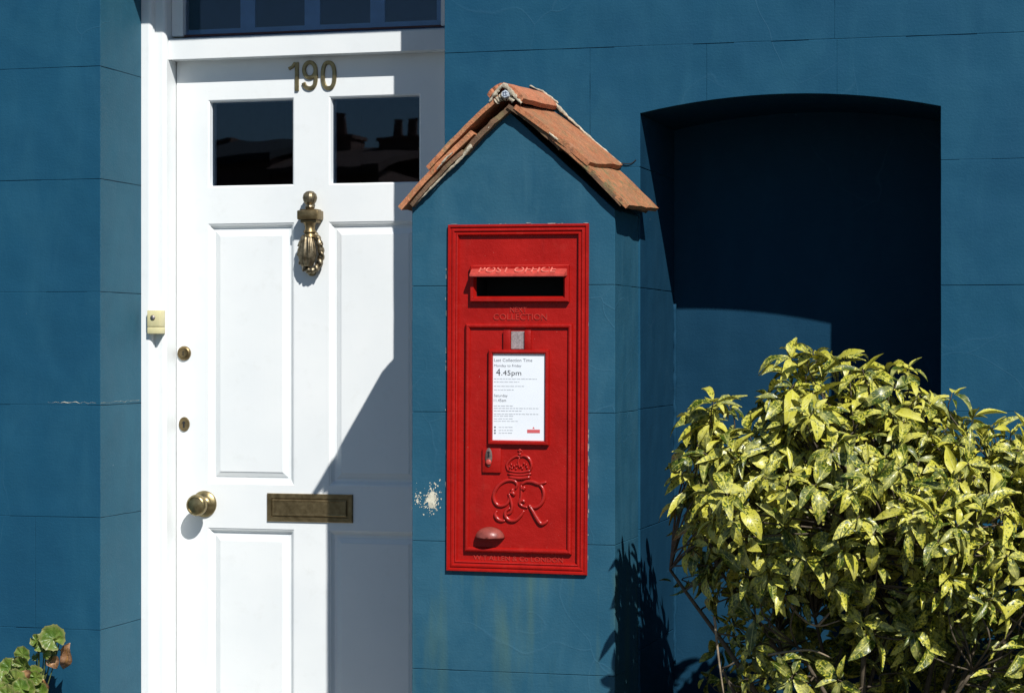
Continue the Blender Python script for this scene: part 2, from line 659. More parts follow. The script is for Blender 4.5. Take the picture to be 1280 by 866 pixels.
def wallmtx(px, py, y):
    """matrix on a plane y = const facing -y whose origin is the measured point"""
    x, z = P(px, py, y)
    return Matrix(((1, 0, 0, x), (0, 0, -1, y), (0, 1, 0, z), (0, 0, 0, 1)))


def jittered(poly, step=0.06, amp=0.0007):
    out = []
    n = len(poly)
    for i in range(n):
        a, b = Vector(poly[i]), Vector(poly[(i + 1) % n])
        L = (b - a).length
        k = max(1, int(L / step))
        nrm = Vector((-(b - a).y, (b - a).x)).normalized() if L > 0 else Vector((0, 0))
        for s in range(k):
            p = a.lerp(b, s / k)
            j = 0 if s == 0 else random.uniform(-amp, amp)
            out.append(p + nrm * (j if L > 0.1 else 0))
    return out


def inset_poly(poly, d):
    n = len(poly)
    area = sum(poly[i].x * poly[(i + 1) % n].y - poly[(i + 1) % n].x * poly[i].y for i in range(n))
    sg = 1 if area > 0 else -1
    out = []
    for i in range(n):
        a, b, c = poly[i - 1], poly[i], poly[(i + 1) % n]
        e1, e2 = (b - a).normalized(), (c - b).normalized()
        n1, n2 = Vector((-e1.y, e1.x)) * sg, Vector((-e2.y, e2.x)) * sg
        m = (n1 + n2)
        if m.length < 1e-6:
            m = n1
        m.normalize()
        out.append(b + m * (d / max(0.35, m.dot(n1))))
    return out


def slab(poly, fn, thick, mat, parent, name='stone_block', ins=0.0009, step=0.05, amp=0.00055):
    pl = jittered([Vector(p) for p in poly], step, amp)
    q = inset_poly(pl, ins)
    bm = B()
    r0 = [bm.verts.new(fn(p, 0.0)) for p in pl]
    r1 = [bm.verts.new(fn(p, thick - ins)) for p in pl]
    r2 = [bm.verts.new(fn(p, thick)) for p in q]
    n = len(pl)
    fs = []
    for a, b in ((r0, r1), (r1, r2)):
        for i in range(n):
            fs.append(bm.faces.new((a[i], a[(i + 1) % n], b[(i + 1) % n], b[i])))
    fs.append(bm.faces.new(r2))
    bmesh.ops.recalc_face_normals(bm, faces=fs)
    # make sure the big face points outwards
    out = Vector(fn(Vector((0, 0)), 1.0)) - Vector(fn(Vector((0, 0)), 0.0))
    fs[-1].normal_update()
    if fs[-1].normal.dot(out) < 0:
        bmesh.ops.reverse_faces(bm, faces=fs)
    bmesh.ops.triangulate(bm, faces=[fs[-1]])
    return obj(name, bm, mat, parent)


# ------------------------------------------------------------------ key measures
XR = -2.6565                       # left corner of the doorway
XJ = -1.685                        # right corner of the doorway
PL, PR, PY = -1.686, -1.1745, -0.270   # pier: left, right, front plane
NL, NR, NY = -1.1700, -0.4235, 0.447   # recess: left, right, back plane
LINT = 2.57
SK = 0.0023                        # thickness of the render blocks
COURSES = [0.0, 0.29, 0.594, 0.897, 1.20, 1.506, 1.81, 2.114, 2.418, 2.72, 3.02]
zc_l = PZ(800, 142, 0)
zc_r = PZ(1176, 133, 0)
x_ap, z_ap = P(970, 118, 0)
ARCH = []
for i in range(17):
    t = i / 16
    x = NL + (NR - NL) * t
    # parabola through the three measured points
    la = (x - x_ap) * (x - NR) / ((NL - x_ap) * (NL - NR))
    lb = (x - NL) * (x - NR) / ((x_ap - NL) * (x_ap - NR))
    lc = (x - NL) * (x - x_ap) / ((NR - NL) * (NR - x_ap))
    ARCH.append((x, la * zc_l + lb * z_ap + lc * zc_r))

# ------------------------------------------------------------------ ground, pavement, road
bm = B()
bmesh.ops.create_grid(bm, x_segments=2, y_segments=2, size=400)
g = obj('ground', bm, 'asphalt')
tag(g, kind='structure')
bm = B()
box(bm, -12, 12, -3.2, 0.2, 0.0, 0.10)
tag(obj('pavement', bm, 'paving'), kind='structure')
bm = B()
box(bm, -1.10, 1.9, -1.05, 0.0, 0.104, 0.16)
box(bm, -4.4, -2.9, -0.5, 0.0, 0.104, 0.16)
tag(obj('planting_bed', bm, 'soil'), kind='structure')

# ------------------------------------------------------------------ house wall
house = thing('house_wall', 'deep blue painted masonry house front with scored block joints and an arched blind recess',
              'house wall', (-1.0, 0.0, 0.0))
bm = B()
T = 0.60
box(bm, -7.0, XR - SK, SK, T, 0.0, LINT)
box(bm, XJ, NL - SK, SK, T, 0.0, LINT)
box(bm, NR, 4.0, SK, T, 0.0, LINT)
box(bm, -7.0, 4.0, SK, T, LINT, 5.6)
obj('wall', bm, 'blue_render', house)
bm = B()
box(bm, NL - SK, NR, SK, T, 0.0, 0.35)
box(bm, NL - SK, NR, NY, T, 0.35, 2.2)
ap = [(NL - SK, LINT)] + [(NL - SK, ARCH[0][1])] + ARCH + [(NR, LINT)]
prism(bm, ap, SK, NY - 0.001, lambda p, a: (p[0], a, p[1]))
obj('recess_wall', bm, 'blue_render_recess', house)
# where old paint has filled the scored joints
rf_ = random.Random(17)
bm = B()
for zj_ in COURSES[1:-1]:
    for xa_, xb_ in ((-3.9, XR), (XJ, NL), (NR, 0.9)) if zj_ < 1.9 else ((-3.9, XR), (XJ, 0.9)):
        x = xa_ + .002
        while x < xb_ - .02:
            w_ = rf_.uniform(0.02, 0.30)
            if rf_.random() < 0.45:
                box(bm, x, min(x + w_, xb_ - .002), rf_.uniform(0.0004, 0.0014), SK + .001, zj_ - .0014, zj_ + .0014)
            x += w_
tag(obj('joint_filler', bm, 'blue_render', house), kind='stuff')


def front(p, d):
    return (p[0], SK - d, p[1])


def row(x0, x1, z0, z1, joints, mat='blue_render'):
    xs = [x0] + sorted(j for j in joints if x0 + 0.05 < j < x1 - 0.05) + [x1]
    for a, b in zip(xs[:-1], xs[1:]):
        la = 0.0 if a == x0 else 0.0001
        lb = 0.0 if b == x1 else 0.0001
        gz = 0.0006
        slab([(a + la, z0 + gz), (b - lb, z0 + gz), (b - lb, z1 - gz), (a + la, z1 - gz)], front, SK, mat, house,
             ins=0.0009)


rj = random.Random(3)


def joints(x0, x1, extra=()):
    out = list(extra)
    x = x0 + rj.uniform(0.4, 0.9)
    while x < x1:
        if all(abs(x - e) > 0.3 for e in out):
            out.append(x)
        x += rj.uniform(0.55, 0.8)
    return out


j_left = {2: (PX(44, 0),), 3: (), 4: ()}
for k in range(len(COURSES) - 1):
    z0, z1 = COURSES[k], COURSES[k + 1]
    ex = {2: (PX(44, 0),), 3: (PX(44, 0) - 0.5,), 4: (PX(44, 0) + 0.0,)}.get(k, ())
    jl = list(ex) + [(-3.35 if k % 2 else -3.05), -3.9 + 0.3 * (k % 2), -4.6 + 0.3 * (k % 2)]
    if k != 2:
        jl = [v for v in jl if v < -3.2]
    if z1 <= LINT:
        row(-5.2, XR, z0, z1, jl)
    if z1 <= 1.9:                                   # beside and below the recess
        row(XJ, NL, z0, z1, [])
        row(NR, 2.4, z0, z1, [0.9 + 0.3 * (k % 2), 1.6 + 0.3 * (k % 2)])
    elif z0 < 1.9:                                  # the course the arch cuts into
        xm, xn = PX(883, 0), PX(1046, 0)
        mid = [p for p in ARCH]
        g2 = 0.0009

        def az(x):
            for (xa, za), (xb, zb) in zip(ARCH[:-1], ARCH[1:]):
                if xa <= x <= xb:
                    return za + (zb - za) * (x - xa) / (xb - xa)
            return ARCH[-1][1]
        xh = PX(795, 0) - 0.12
        row(XJ, xh, z0, z1, [])
        slab([(xh + .0005, z0 + g2), (NL, z0 + g2), (NL, ARCH[0][1])] + [p for p in ARCH[1:] if p[0] < xm - 0.01] +
             [(xm - .0001, az(xm)), (xm - .0001, z1 - g2), (xh + .0005, z1 - g2)], front, SK, 'blue_render', house)
        slab([(xm + .0001, az(xm))] + [p for p in ARCH if xm + 0.01 < p[0] < xn - 0.01] +
             [(xn - .0001, az(xn)), (xn - .0001, z1 - g2), (xm + .0001, z1 - g2)], front, SK, 'blue_render', house)
        slab([(xn + .0001, az(xn))] + [p for p in ARCH if xn + 0.01 < p[0] < NR - 0.01] +
             [(NR, ARCH[-1][1]), (NR, z0 + g2), (0.32, z0 + g2), (0.32, z1 - g2), (xn + .0001, z1 - g2)],
             front, SK, 'blue_render', house)
        row(0.321, 2.4, z0, z1, [0.95, 1.7])
    elif z1 <= LINT:
        row(XJ, 2.4, z0, z1, [PX(1043, 0), 0.7, 1.5] if k == 7 else [PX(1137, 0), 0.4, 1.1, 1.8])
    else:
        lo = max(z0, LINT)
        if z0 < LINT:
            row(-5.2, XR, z0, z1, jl)
            row(XR + .001, XJ - .001, lo, z1, [])
            row(XJ, 2.4, z0, z1, [-1.1, -0.4, 0.3, 1.0, 1.7])
        else:
            row(-5.2, 2.4, z0, z1, [-4.4, -3.7, -3.0, -2.3, -1.6, -0.9, -0.2, 0.5, 1.2, 1.9])

# doorway's left reveal and the recess's left reveal, laid in the same courses
for k in range(len(COURSES) - 2):
    z0, z1 = COURSES[k] + 0.0009, min(COURSES[k + 1], LINT) - 0.0009
    if z1 - z0 < 0.05:
        continue
    slab([(SK + .0004, z0), (0.262, z0), (0.262, z1), (SK + .0004, z1)],
         lambda p, d: (XR - SK + d, p[0], p[1]), SK, 'blue_render_reveal', house, ins=0.0009)
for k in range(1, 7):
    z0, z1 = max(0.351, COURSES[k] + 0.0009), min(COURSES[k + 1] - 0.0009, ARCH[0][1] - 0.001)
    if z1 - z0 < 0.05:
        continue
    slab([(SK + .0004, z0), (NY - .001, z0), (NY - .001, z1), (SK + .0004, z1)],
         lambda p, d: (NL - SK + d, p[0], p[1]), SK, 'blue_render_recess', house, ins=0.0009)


def flakes(name, centre, spread, n, fn, mat, parent, r=(0.001, 0.004), seed=1):
    """an irregular patch of chipped paint: thin plates with ragged outlines"""
    rr = random.Random(seed)
    bm = B()
    for i in range(n):
        a = rr.uniform(0, 6.28)
        q = abs(rr.gauss(0, 0.55))
        cx, cz = centre[0] + spread[0] * q * math.cos(a), centre[1] + spread[1] * q * math.sin(a)
        s = rr.uniform(*r) * (1.0 if q > 0.5 else 1.9)
        m = rr.randint(6, 9)
        poly = []
        for k in range(m):
            an = 2 * math.pi * k / m
            rad = s * rr.uniform(0.45, 1.25)
            poly.append((cx + rad * math.cos(an), cz + rad * 1.3 * math.sin(an)))
        prism(bm, poly, 0.0, 0.0005 + 0.00006 * i / n * 5, fn)
    return obj(name, bm, mat, parent)


# pale crack that runs round the left corner at the fourth joint
bm = B()
for side in (0, 1):
    pts = []
    if side == 0:
        for px in range(60, 125, 5):
            x, z = P(px, 503 + math.sin(px * 0.7) * 0.8 + random.uniform(-0.7, 0.7), -0.0003)
            pts.append((x, -0.0003, z))
    else:
        z = PZ(124, 503, 0)
        for i in range(14):
            pts.append((XR + 0.0003, 0.001 + i * 0.019, z + random.uniform(-0.0022, 0.0022)))
    rads = [random.choice((0.0002, 0.0006, 0.0010, 0.0013)) if side == 0 and 3 < i < 8 else random.uniform(0.00005, 0.0004)
            for i in range(len(pts))]
    tube(bm, pts, rads, 5)
obj('plaster_crack', bm, 'chip_cream', house)

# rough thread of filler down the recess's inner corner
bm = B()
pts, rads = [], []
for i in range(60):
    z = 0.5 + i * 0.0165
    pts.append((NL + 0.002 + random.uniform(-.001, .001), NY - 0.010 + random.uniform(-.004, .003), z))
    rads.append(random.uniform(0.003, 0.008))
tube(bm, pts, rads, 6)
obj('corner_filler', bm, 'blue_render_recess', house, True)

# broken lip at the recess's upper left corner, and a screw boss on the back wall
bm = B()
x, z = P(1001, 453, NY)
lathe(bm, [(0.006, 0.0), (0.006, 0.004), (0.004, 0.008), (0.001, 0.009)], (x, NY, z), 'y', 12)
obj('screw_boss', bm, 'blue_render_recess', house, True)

# dark hall behind the door
hall = B()
for a in ((XR - .3, XJ + .3, T + .001, 3.0, -0.02, 0.0), (XR - .3, XJ + .3, T + .001, 3.0, LINT + .2, LINT + .25),
          (XR - .35, XR - .3, T + .001, 3.0, 0, LINT + .2), (XJ + .3, XJ + .35, T + .001, 3.0, 0, LINT + .2),
          (XR - .35, XJ + .35, 3.0, 3.05, 0, LINT + .25)):
    box(hall, *a)
tag(obj('hall_interior', hall, 'hall_dark'), kind='structure')

# ------------------------------------------------------------------ door frame
DX0, DX1 = -2.591, -1.764
DY = 0.352
zT = PZ(207, 75, 0.300)
zB = PZ(224, 48.5, 0.300)
frame = thing('door_frame', 'white painted timber door frame with a deep transom rail and fanlight over the door',
              'door frame', (-2.17, 0.33, 0.16))
HZ = 2.50
for side in (0, 1):
    pf = [(-2.6565, .262), (-2.634, .262), (-2.6285, .264), (-2.6250, .268), (-2.6240, .274), (-2.6225, .2745), (-2.6225, .281),
          (-2.600, .281), (-2.594, .284), (-2.591, .290), (-2.591, .42), (-2.6565, .42)]
    if side:
        w = (XJ - DX1) / 0.0655
        pf = [(XJ - (x + 2.6565) * w, y) for x, y in pf]
    bm = B()
    prism(bm, pf, 0.16, HZ, lambda p, a: (p[0], p[1], a))
    obj('jamb', bm, 'white_paint', frame)
bm = B()
box(bm, XR, XJ, 0.262, 0.42, HZ + .001, LINT)
obj('frame_head', bm, 'white_paint', frame)
bm = B()
pf = [(0.300, zT), (0.300, zB - .004), (0.304, zB), (0.345, zB + .008), (0.42, zB + .008), (0.42, zT), (0.356, zT), (0.352, zT)]
prism(bm, pf, DX0 + .0006, DX1 - .0006, lambda p, a: (a, p[0], p[1]))
obj('transom_rail', bm, 'white_paint', frame)
# fanlight: side stiles, glazing, inner bars and dark panels
gx0, gx1 = DX0 + .036, DX1 - .030
bm = B()
for a, b in ((DX0 + .0006, gx0), (gx1, DX1 - .0006)):
    box(bm, a, b, 0.318, 0.41, zB + .009, HZ - .001, 0.003)
obj('fanlight_stile', bm, 'white_paint', frame)
bm = B()
box(bm, gx0 - .004, gx1 + .004, 0.338, 0.343, zB + .0085, HZ)
obj('fanlight_pane', bm, 'window_glass', frame)
bm = B()
box(bm, gx0, gx1, 0.328, 0.337, zB + .0082, zB + .0135)
obj('glazing_bead', bm, 'sill_maroon', frame)
seg = [PX(v, 0.36) for v in (224, 302, 320, 382, 401, 464, 482, 547)]
zp = PZ(302, 36, 0.36)
bm = B()
for a, b in zip((seg[1], seg[3], seg[5], seg[7]), (seg[2], seg[4], seg[6], seg[7] + .03)):
    box(bm, a, b, 0.352, 0.366, zB + .009, HZ)
obj('inner_bar', bm, 'blue_grey_bar', frame)
bm = B()
box(bm, gx0, gx1, 0.3505, 0.3515, zB + .009, zp)
obj('inner_rail', bm, 'blue_grey_bar', frame)
for a, b in zip(seg[0::2], seg[1::2]):
    bm = B()
    box(bm, a + .0005, b - .0005, 0.360, 0.366, zp + .0005, HZ)
    obj('dark_panel', bm, 'dark_panel', frame)

# ------------------------------------------------------------------ door
door = thing('front_door', 'white panelled front door numbered 190 with two square glass panes and brass fittings',
             'door', (-2.17, 0.38, 0.16))
xa, xb, xc = PX(260, DY), PX(367.5, DY), PX(411, DY)
xd = DX1 - (xa - DX0)
zt_l, zb_l = PZ(262, 125.5, DY), PZ(367, 232.5, DY)
p1t, p1b = PZ(258, 280, DY), PZ(300, 605, DY)
p2t, p2b = PZ(300, 660, DY), PZ(300, 660, DY) - 0.58
wins = [(xa, xb, zb_l, zt_l), (xc, xd, zb_l, zt_l)]
pans = [(xa, xb, p1b, p1t), (xc, xd, p1b, p1t), (xa, xb, p2b, p2t), (xc, xd, p2b, p2t)]
bm = B()
sheet_with_holes(bm, (DX0 + .003, DX1 - .003, 0.17, zT + .012), wins + pans, DY)
rings(bm, (DX0 + .003, DX1 - .003, 0.17, zT + .012), [(0, DY), (0, DY + .044)], cap=False)
for w in wins:
    rings(bm, w, [(0, DY), (0.004, DY + .003), (0.006, DY + .018), (0.006, DY + .05)], cap=False)
bmesh.ops.recalc_face_normals(bm, faces=bm.faces)
bmesh.ops.remove_doubles(bm, verts=bm.verts, dist=1e-5)
bm.normal_update()
obj('door_leaf', bm, 'white_paint', door)
for w in wins:
    bm = B()
    box(bm, w[0] + .003, w[1] - .003, DY + .020, DY + .024, w[2] + .003, w[3] - .003)
    obj('window_pane', bm, 'window_glass', door)
for p in pans:
    bm = B()
    rings(bm, p, [(0, DY + .0003), (0.002, DY + .002), (0.005, DY + .003), (0.0085, DY + .0085), (0.011, DY + .0105),
                  (0.0125, DY + .0125), (0.020, DY + .0125), (0.022, DY + .010), (0.034, DY + .0055), (0.0355, DY + .0035)])
    bmesh.ops.recalc_face_normals(bm, faces=bm.faces)
    obj('door_panel', bm, 'white_paint', door)
bm = B()
box(bm, DX0 + .01, DX1 - .01, DY + .045, DY + .06, 0.17, zb_l - .02)
box(bm, XR + .067, XJ - .08, DY - .06, DY + .15, 0.10, 0.162)
obj('weather_board', bm, 'white_paint', door)


def strip(bm, pts, w, y0, h, bevel=0.0016):
    """flat raised stroke of width w following pts (x, z) on the plane y0"""
    pts = [Vector((p[0], p[1])) for p in pts]
    n = len(pts)
    prof = [(-w / 2, 0), (-w / 2, h - bevel), (-w / 2 + bevel, h), (w / 2 - bevel, h), (w / 2, h - bevel), (w / 2, 0)]
    rs = []
    closed = (pts[0] - pts[-1]).length < 1e-6
    if closed:
        pts = pts[:-1]
        n -= 1
    for i in range(n):
        if closed:
            t = (pts[(i + 1) % n] - pts[i - 1]).normalized()
        else:
            t = (pts[min(i + 1, n - 1)] - pts[max(i - 1, 0)]).normalized()
        m = Vector((-t.y, t.x))
        rs.append([bm.verts.new((pts[i].x + m.x * a, y0 - b, pts[i].y + m.y * a)) for a, b in prof])
    fs = []
    for i in range(n if closed else n - 1):
        for k in range(6):
            fs.append(bm.faces.new((rs[i][k], rs[i][(k + 1) % 6], rs[(i + 1) % n][(k + 1) % 6], rs[(i + 1) % n][k])))
    if not closed:
        fs.append(bm.faces.new(rs[0]))
        fs.append(bm.faces.new(rs[-1][::-1]))
    bmesh.ops.recalc_face_normals(bm, faces=fs)


def px2(pts, y):
    return [P(a, b, y) for a, b in pts]


# numerals 1 9 0 in brass
ny = DY
sw = 0.0112
bm = B()
strip(bm, px2([(371.5, 114), (371.5, 78.5)], ny), sw, ny, 0.006)
strip(bm, px2([(361.5, 86.5), (366, 84), (369.5, 79)], ny), sw * .8, ny - .0003, 0.0052)
obj('numeral', bm, 'brass_worn', door, True, 35)
bm = B()
loop = []
for i in range(25):
    a = 2 * math.pi * i / 24
    loop.append((387.7 + 7.2 * math.cos(a), 88.0 + 9.6 * math.sin(a)))
strip(bm, px2(loop, ny), sw, ny, 0.006)
tail = spline([(395.0, 88, 0), (395.2, 98, 0), (393.5, 107, 0), (388.5, 110.8, 0), (382.5, 109, 0), (379.8, 104, 0)], 5)
strip(bm, px2([(p.x, p.y) for p in tail], ny), sw, ny - .0003, 0.006)
obj('numeral', bm, 'brass_worn', door, True, 35)
bm = B()
loop = []
for i in range(33):
    a = 2 * math.pi * i / 32
    sx = math.copysign(abs(math.cos(a)) ** 0.8, math.cos(a))
    sy = math.copysign(abs(math.sin(a)) ** 0.85, math.sin(a))
    loop.append((411.2 + 7.3 * sx, 94.6 + 16.0 * sy))
strip(bm, px2(loop, ny), sw, ny, 0.006)
obj('numeral', bm, 'brass_worn', door, True, 35)

# knocker
kn = B()
kx, kz = P(391.5, 270, DY)
box(kn, kx - .031, kx + .031, DY - .048, DY + .001, kz - .0125, kz + .0135, 0.0035)
box(kn, kx - .024, kx + .024, DY - .040, DY + .001, kz - .021, kz - .0122, 0.003)
box(kn, kx - .024, kx + .024, DY - .040, DY + .001, kz + .0132, kz + .017, 0.0015)
kn_o = obj('door_knocker', kn, 'brass_aged', door, True, 40)
kn = B()
cz = PZ(391, 249, DY)
lathe(kn, [(0.010, -.030), (0.013, -.026), (0.013, -.022), (0.009, -.019), (0.012, -.016), (0.017, -.008), (0.0195, 0.002),
           (0.017, .012), (0.010, .019), (0.003, .021)], (kx, DY - .026, cz), 'z', 40, 14, 0.055)
obj('knocker_finial', kn, 'brass_antique', kn_o, True)
kn = B()
nz = kz - .030
lathe(kn, [(0.019, .010), (0.015, .004), (0.014, -.010), (0.018, -.014), (0.018, -.018), (0.014, -.021), (0.017, -.030)],
      (kx, DY - .026, nz), 'z', 28)
obj('knocker_neck', kn, 'brass_aged', kn_o, True, 50)
kn = B()
fz = nz - .030
lathe(kn, [(0.012, .004), (0.017, -.004), (0.021, -.018), (0.0245, -.036), (0.0245, -.052), (0.020, -.068), (0.016, -.078), (0.010, -.082)],
      (kx - .006, DY - .030, fz), 'z', 60, 11, 0.10, 0.8)
obj('knocker_drop', kn, 'brass_antique', kn_o, True)
kn = B()
pts, rads = [], []
for i in range(49):
    a = math.radians(100 + 340 * i / 48)
    pts.append((kx + .002 + 0.0300 * math.cos(a), DY - .022 - 0.004 * math.sin(3 * a), fz - .042 + 0.052 * math.sin(a)))
    rads.append(0.0065 + 0.0035 * abs(math.sin(i * 1.05)))
tube(kn, pts, rads, 10)
# acanthus tips
for sgn in (-1, 1):
    for q in range(5):
        a = math.radians(-90 + sgn * (35 + q * 27))
        c = Vector((kx + .002 + 0.0300 * math.cos(a), DY - .026, fz - .042 + 0.052 * math.sin(a)))
        d = Vector((math.cos(a) * .6, -.35, math.sin(a) * .5 - .55)).normalized()
        tube(kn, [c - d * .008, c, c + d * .009, c + d * .013], [0.005, 0.0075, 0.0045, 0.001], 7)
obj('knocker_ring', kn, 'brass_antique', kn_o, True)
kn = B()
lathe(kn, [(0.011, 0.0), (0.011, .010), (0.006, .014)], (kx - .002, DY, fz - .097), 'y', 20)
obj('striker', kn, 'brass_worn', kn_o, True, 40)

# letter plate
lx0, lz0 = P(334.5, 652.5, DY)
lx1, lz1 = P(441.5, 616, DY)
lz0 = PZ(335, 651, DY)
lz1 = PZ(335, 616, DY)
bm = B()
rings(bm, (lx0, lx1, lz0, lz1), [(0, DY), (0, DY - .004), (.002, DY - .006), (.013, DY - .006), (.0145, DY - .0035), (.017, DY - .0035)])
bmesh.ops.recalc_face_normals(bm, faces=bm.faces)
lp = obj('letter_plate', bm, 'brass_aged', door)
bm = B()
rings(bm, (lx0 + .0172, lx1 - .0172, lz0 + .0172, lz1 - .0172),
      [(0, DY - .0033), (0, DY - .0075), (.002, DY - .009), (.006, DY - .0085)])
bmesh.ops.recalc_face_normals(bm, faces=bm.faces)
obj('letter_flap', bm, 'brass_aged', lp)

# knob
bx_, bz_ = P(255.5, 629.5, DY)
bm = B()
lathe(bm, [(0.0375, 0), (0.0375, .003), (0.036, .006), (0.030, .0075), (0.028, .0095), (0.024, .010), (0.018, .013), (0.0135, .018),
           (0.0125, .030), (0.0150, .036), (0.024, .040), (0.0290, .046), (0.0305, .054), (0.0290, .061), (0.0250, .0655),
           (0.0225, .0665), (0.0215, .065), (0.015, .0675), (0.004, .0690)], (bx_, DY, bz_), 'y', 40)
kb = obj('door_knob', bm, 'brass_worn', door, True, 50)
# deadlock rose
cx, cz2 = P(230.5, 441.5, DY)
bm = B()
lathe(bm, [(0.0205, 0), (0.0205, .003), (0.018, .0065), (0.0145, .0075), (0.014, .006), (0.0125, .006), (0.0125, .009), (0.002, .0095)],
      (cx, DY, cz2), 'y', 32)
cyl = obj('lock_cylinder', bm, 'brass_aged', door, True, 40)
bm = B()
box(bm, cx - .0013, cx + .0013, DY - .0101, DY - .009, cz2 - .006, cz2 + .006)
obj('key_slit', bm, 'black_iron', cyl)
# keyhole escutcheon
cx, cz2 = P(230.5, 530, DY)
bm = B()
vs = []
lathe(bm, [(0.0165, 0), (0.0165, .002), (0.015, .0045), (0.002, .005)], (0, 0, 0), 'y', 32)
for v in bm.verts:
    v.co.z *= 1.25
    v.co += Vector((cx, DY, cz2))
es = obj('escutcheon', bm, 'brass_aged', door, True, 40)
bm = B()
lathe(bm, [(0.0042, 0.0), (0.0042, .0058)], (cx, DY, cz2 + .0045), 'y', 16)
prism(bm, [(cx - .0018, cz2 + .003), (cx + .0018, cz2 + .003), (cx + .0026, cz2 - .010), (cx - .0026, cz2 - .010)], DY, DY - .0056,
      lambda p, a: (p[0], a, p[1]))
obj('keyhole', bm, 'black_iron', es)

# door bell push on the frame
bell_y = 0.262
cx, cz2 = P(199.5, 402.5, bell_y)
bell = thing('doorbell_push', 'small cream plastic doorbell push screwed to the white frame left of the door', 'doorbell',
             (cx, bell_y, cz2 - .033))
cx = -2.6120
bm = B()
box(bm, cx - .0195, cx + .0195, bell_y - .016, bell_y + .0215, cz2 + -.013, cz2 + .033, 0.002)
obj('bell_body', bm, 'cream_plastic', bell, True, 40)
bm = B()
box(bm, cx - .0195, cx + .0195, bell_y - .0155, bell_y + .0215, cz2 - .033, cz2 - .014, 0.002)
obj('bell_cover', bm, 'cream_plastic', bell, True, 40)
bm = B()
lathe(bm, [(0.0075, 0), (0.0075, .0015), (0.005, .0035), (0.001, .004)], (cx - .002, bell_y - .0158, cz2 + .012), 'y', 20)
obj('bell_button', bm, 'steel_dull', bell, True)

# doorstep
bm = B()
box(bm, XR + .001, XJ - .001, -0.32, 0.50, 0.0, 0.098, 0.01)
box(bm, XR + .003, XJ - .003, 0.02, 0.52, 0.0985, 0.158, 0.006)
tag(obj('doorstep', bm, 'door_step'), 'worn grey stone step under the white front door', 'doorstep')

# ------------------------------------------------------------------ the pier that holds the post box
BX0, BX1, BZ0, BZ1 = PX(558.8, PY), PX(734.3, PY), PZ(645, 715.5, PY), PZ(645, 280.5, PY)
pier = thing('post_box_pier', 'blue rendered pier with gabled clay tile top, holding the red post box',
             'brick pier', (-1.43, -0.13, 0.0))
GL = (PL, PZ(515, 257, PY))
GA = P(633, 137, PY)
GR_ = (PR, PZ(768, 262, PY))
c0 = 0.0028
hx0, hx1, hz0, hz1 = BX0 + .02, BX1 - .02, BZ0 + .02, BZ1 - .02
bm = B()
box(bm, PL + c0, hx0, PY + c0, -0.0005, 0.0, hz1)
box(bm, hx1, PR - c0, PY + c0, -0.0005, 0.0, hz1)
box(bm, hx0, hx1, PY + c0, -0.0005, 0.0, hz0)
prism(bm, [(PL + c0, hz1), (PR - c0, hz1), (PR - c0, GR_[1]), GA, (PL + c0, GL[1])], PY + c0, -0.0005, lambda p, a: (p[0], a, p[1]))
obj('pier_core', bm, 'blue_render_pier', pier)
zj = [0.29, 0.565, 0.880, 1.197, 1.506]


def pf_(p, d):
    return (p[0], PY + c0 - d, p[1])


def side_r(p, d):
    return (PR - c0 + d, p[0], p[1])


def side_l(p, d):
    return (PL + c0 - d, p[0], p[1])


g1 = 0.0005
MP = 'blue_render_pier'
slab([(PL, 0.11), (PR, 0.11), (PR, zj[0] - g1), (PL, zj[0] - g1)], pf_, c0, MP, pier)
slab([(PL, zj[0] + g1), (PR, zj[0] + g1), (PR, zj[1] - g1), (PL, zj[1] - g1)], pf_, c0, MP, pier)
e = 0.002
slab([(PL, zj[1] + g1), (PR, zj[1] + g1), (PR, zj[2] - g1), (BX1 - e, zj[2] - g1), (BX1 - e, BZ0 + e), (BX0 + e, BZ0 + e), (BX0 + e, zj[2] - g1),
      (PL, zj[2] - g1)], pf_, c0, MP, pier)
for a, b in ((zj[2], zj[3]), (zj[3], zj[4])):
    slab([(PL, a + g1), (BX0 + e, a + g1), (BX0 + e, b - g1), (PL, b - g1)], pf_, c0, MP, pier)
    slab([(BX1 - e, a + g1), (PR, a + g1), (PR, b - g1), (BX1 - e, b - g1)], pf_, c0, MP, pier)
slab([(PL, zj[4] + g1), (BX0 + e, zj[4] + g1), (BX0 + e, BZ1 - e), (BX1 - e, BZ1 - e), (BX1 - e, zj[4] + g1), (PR, zj[4] + g1), GR_, GA, GL],
     pf_, c0, MP, pier)
zz = [0.11] + zj + [GR_[1]]
for a, b in zip(zz[:-1], zz[1:]):
    slab([(PY + c0 + .0004, a + g1), (-0.0008, a + g1), (-0.0008, b - g1), (PY + c0 + .0004, b - g1)], side_r, c0, MP, pier, ins=.0009)
    slab([(PY + c0 + .0004, a + g1), (-0.0008, a + g1), (-0.0008, b - g1), (PY + c0 + .0004, b - g1)], side_l, c0, 'blue_render', pier, ins=.0009)

pt = P(540, 624, PY)
tag(flakes('paint_chip', pt, (0.021, 0.036), 260, lambda p, a: (p[0], PY - a, p[1]), 'chip_cream', pier, (0.0005, 0.0022), 5), kind='stuff')
pt = P(522, 625, PY)
tag(flakes('paint_chip', pt, (0.012, 0.032), 40, lambda p, a: (p[0], PY - a, p[1]), 'chip_cream', pier, (0.0004, 0.0013), 6), kind='stuff')
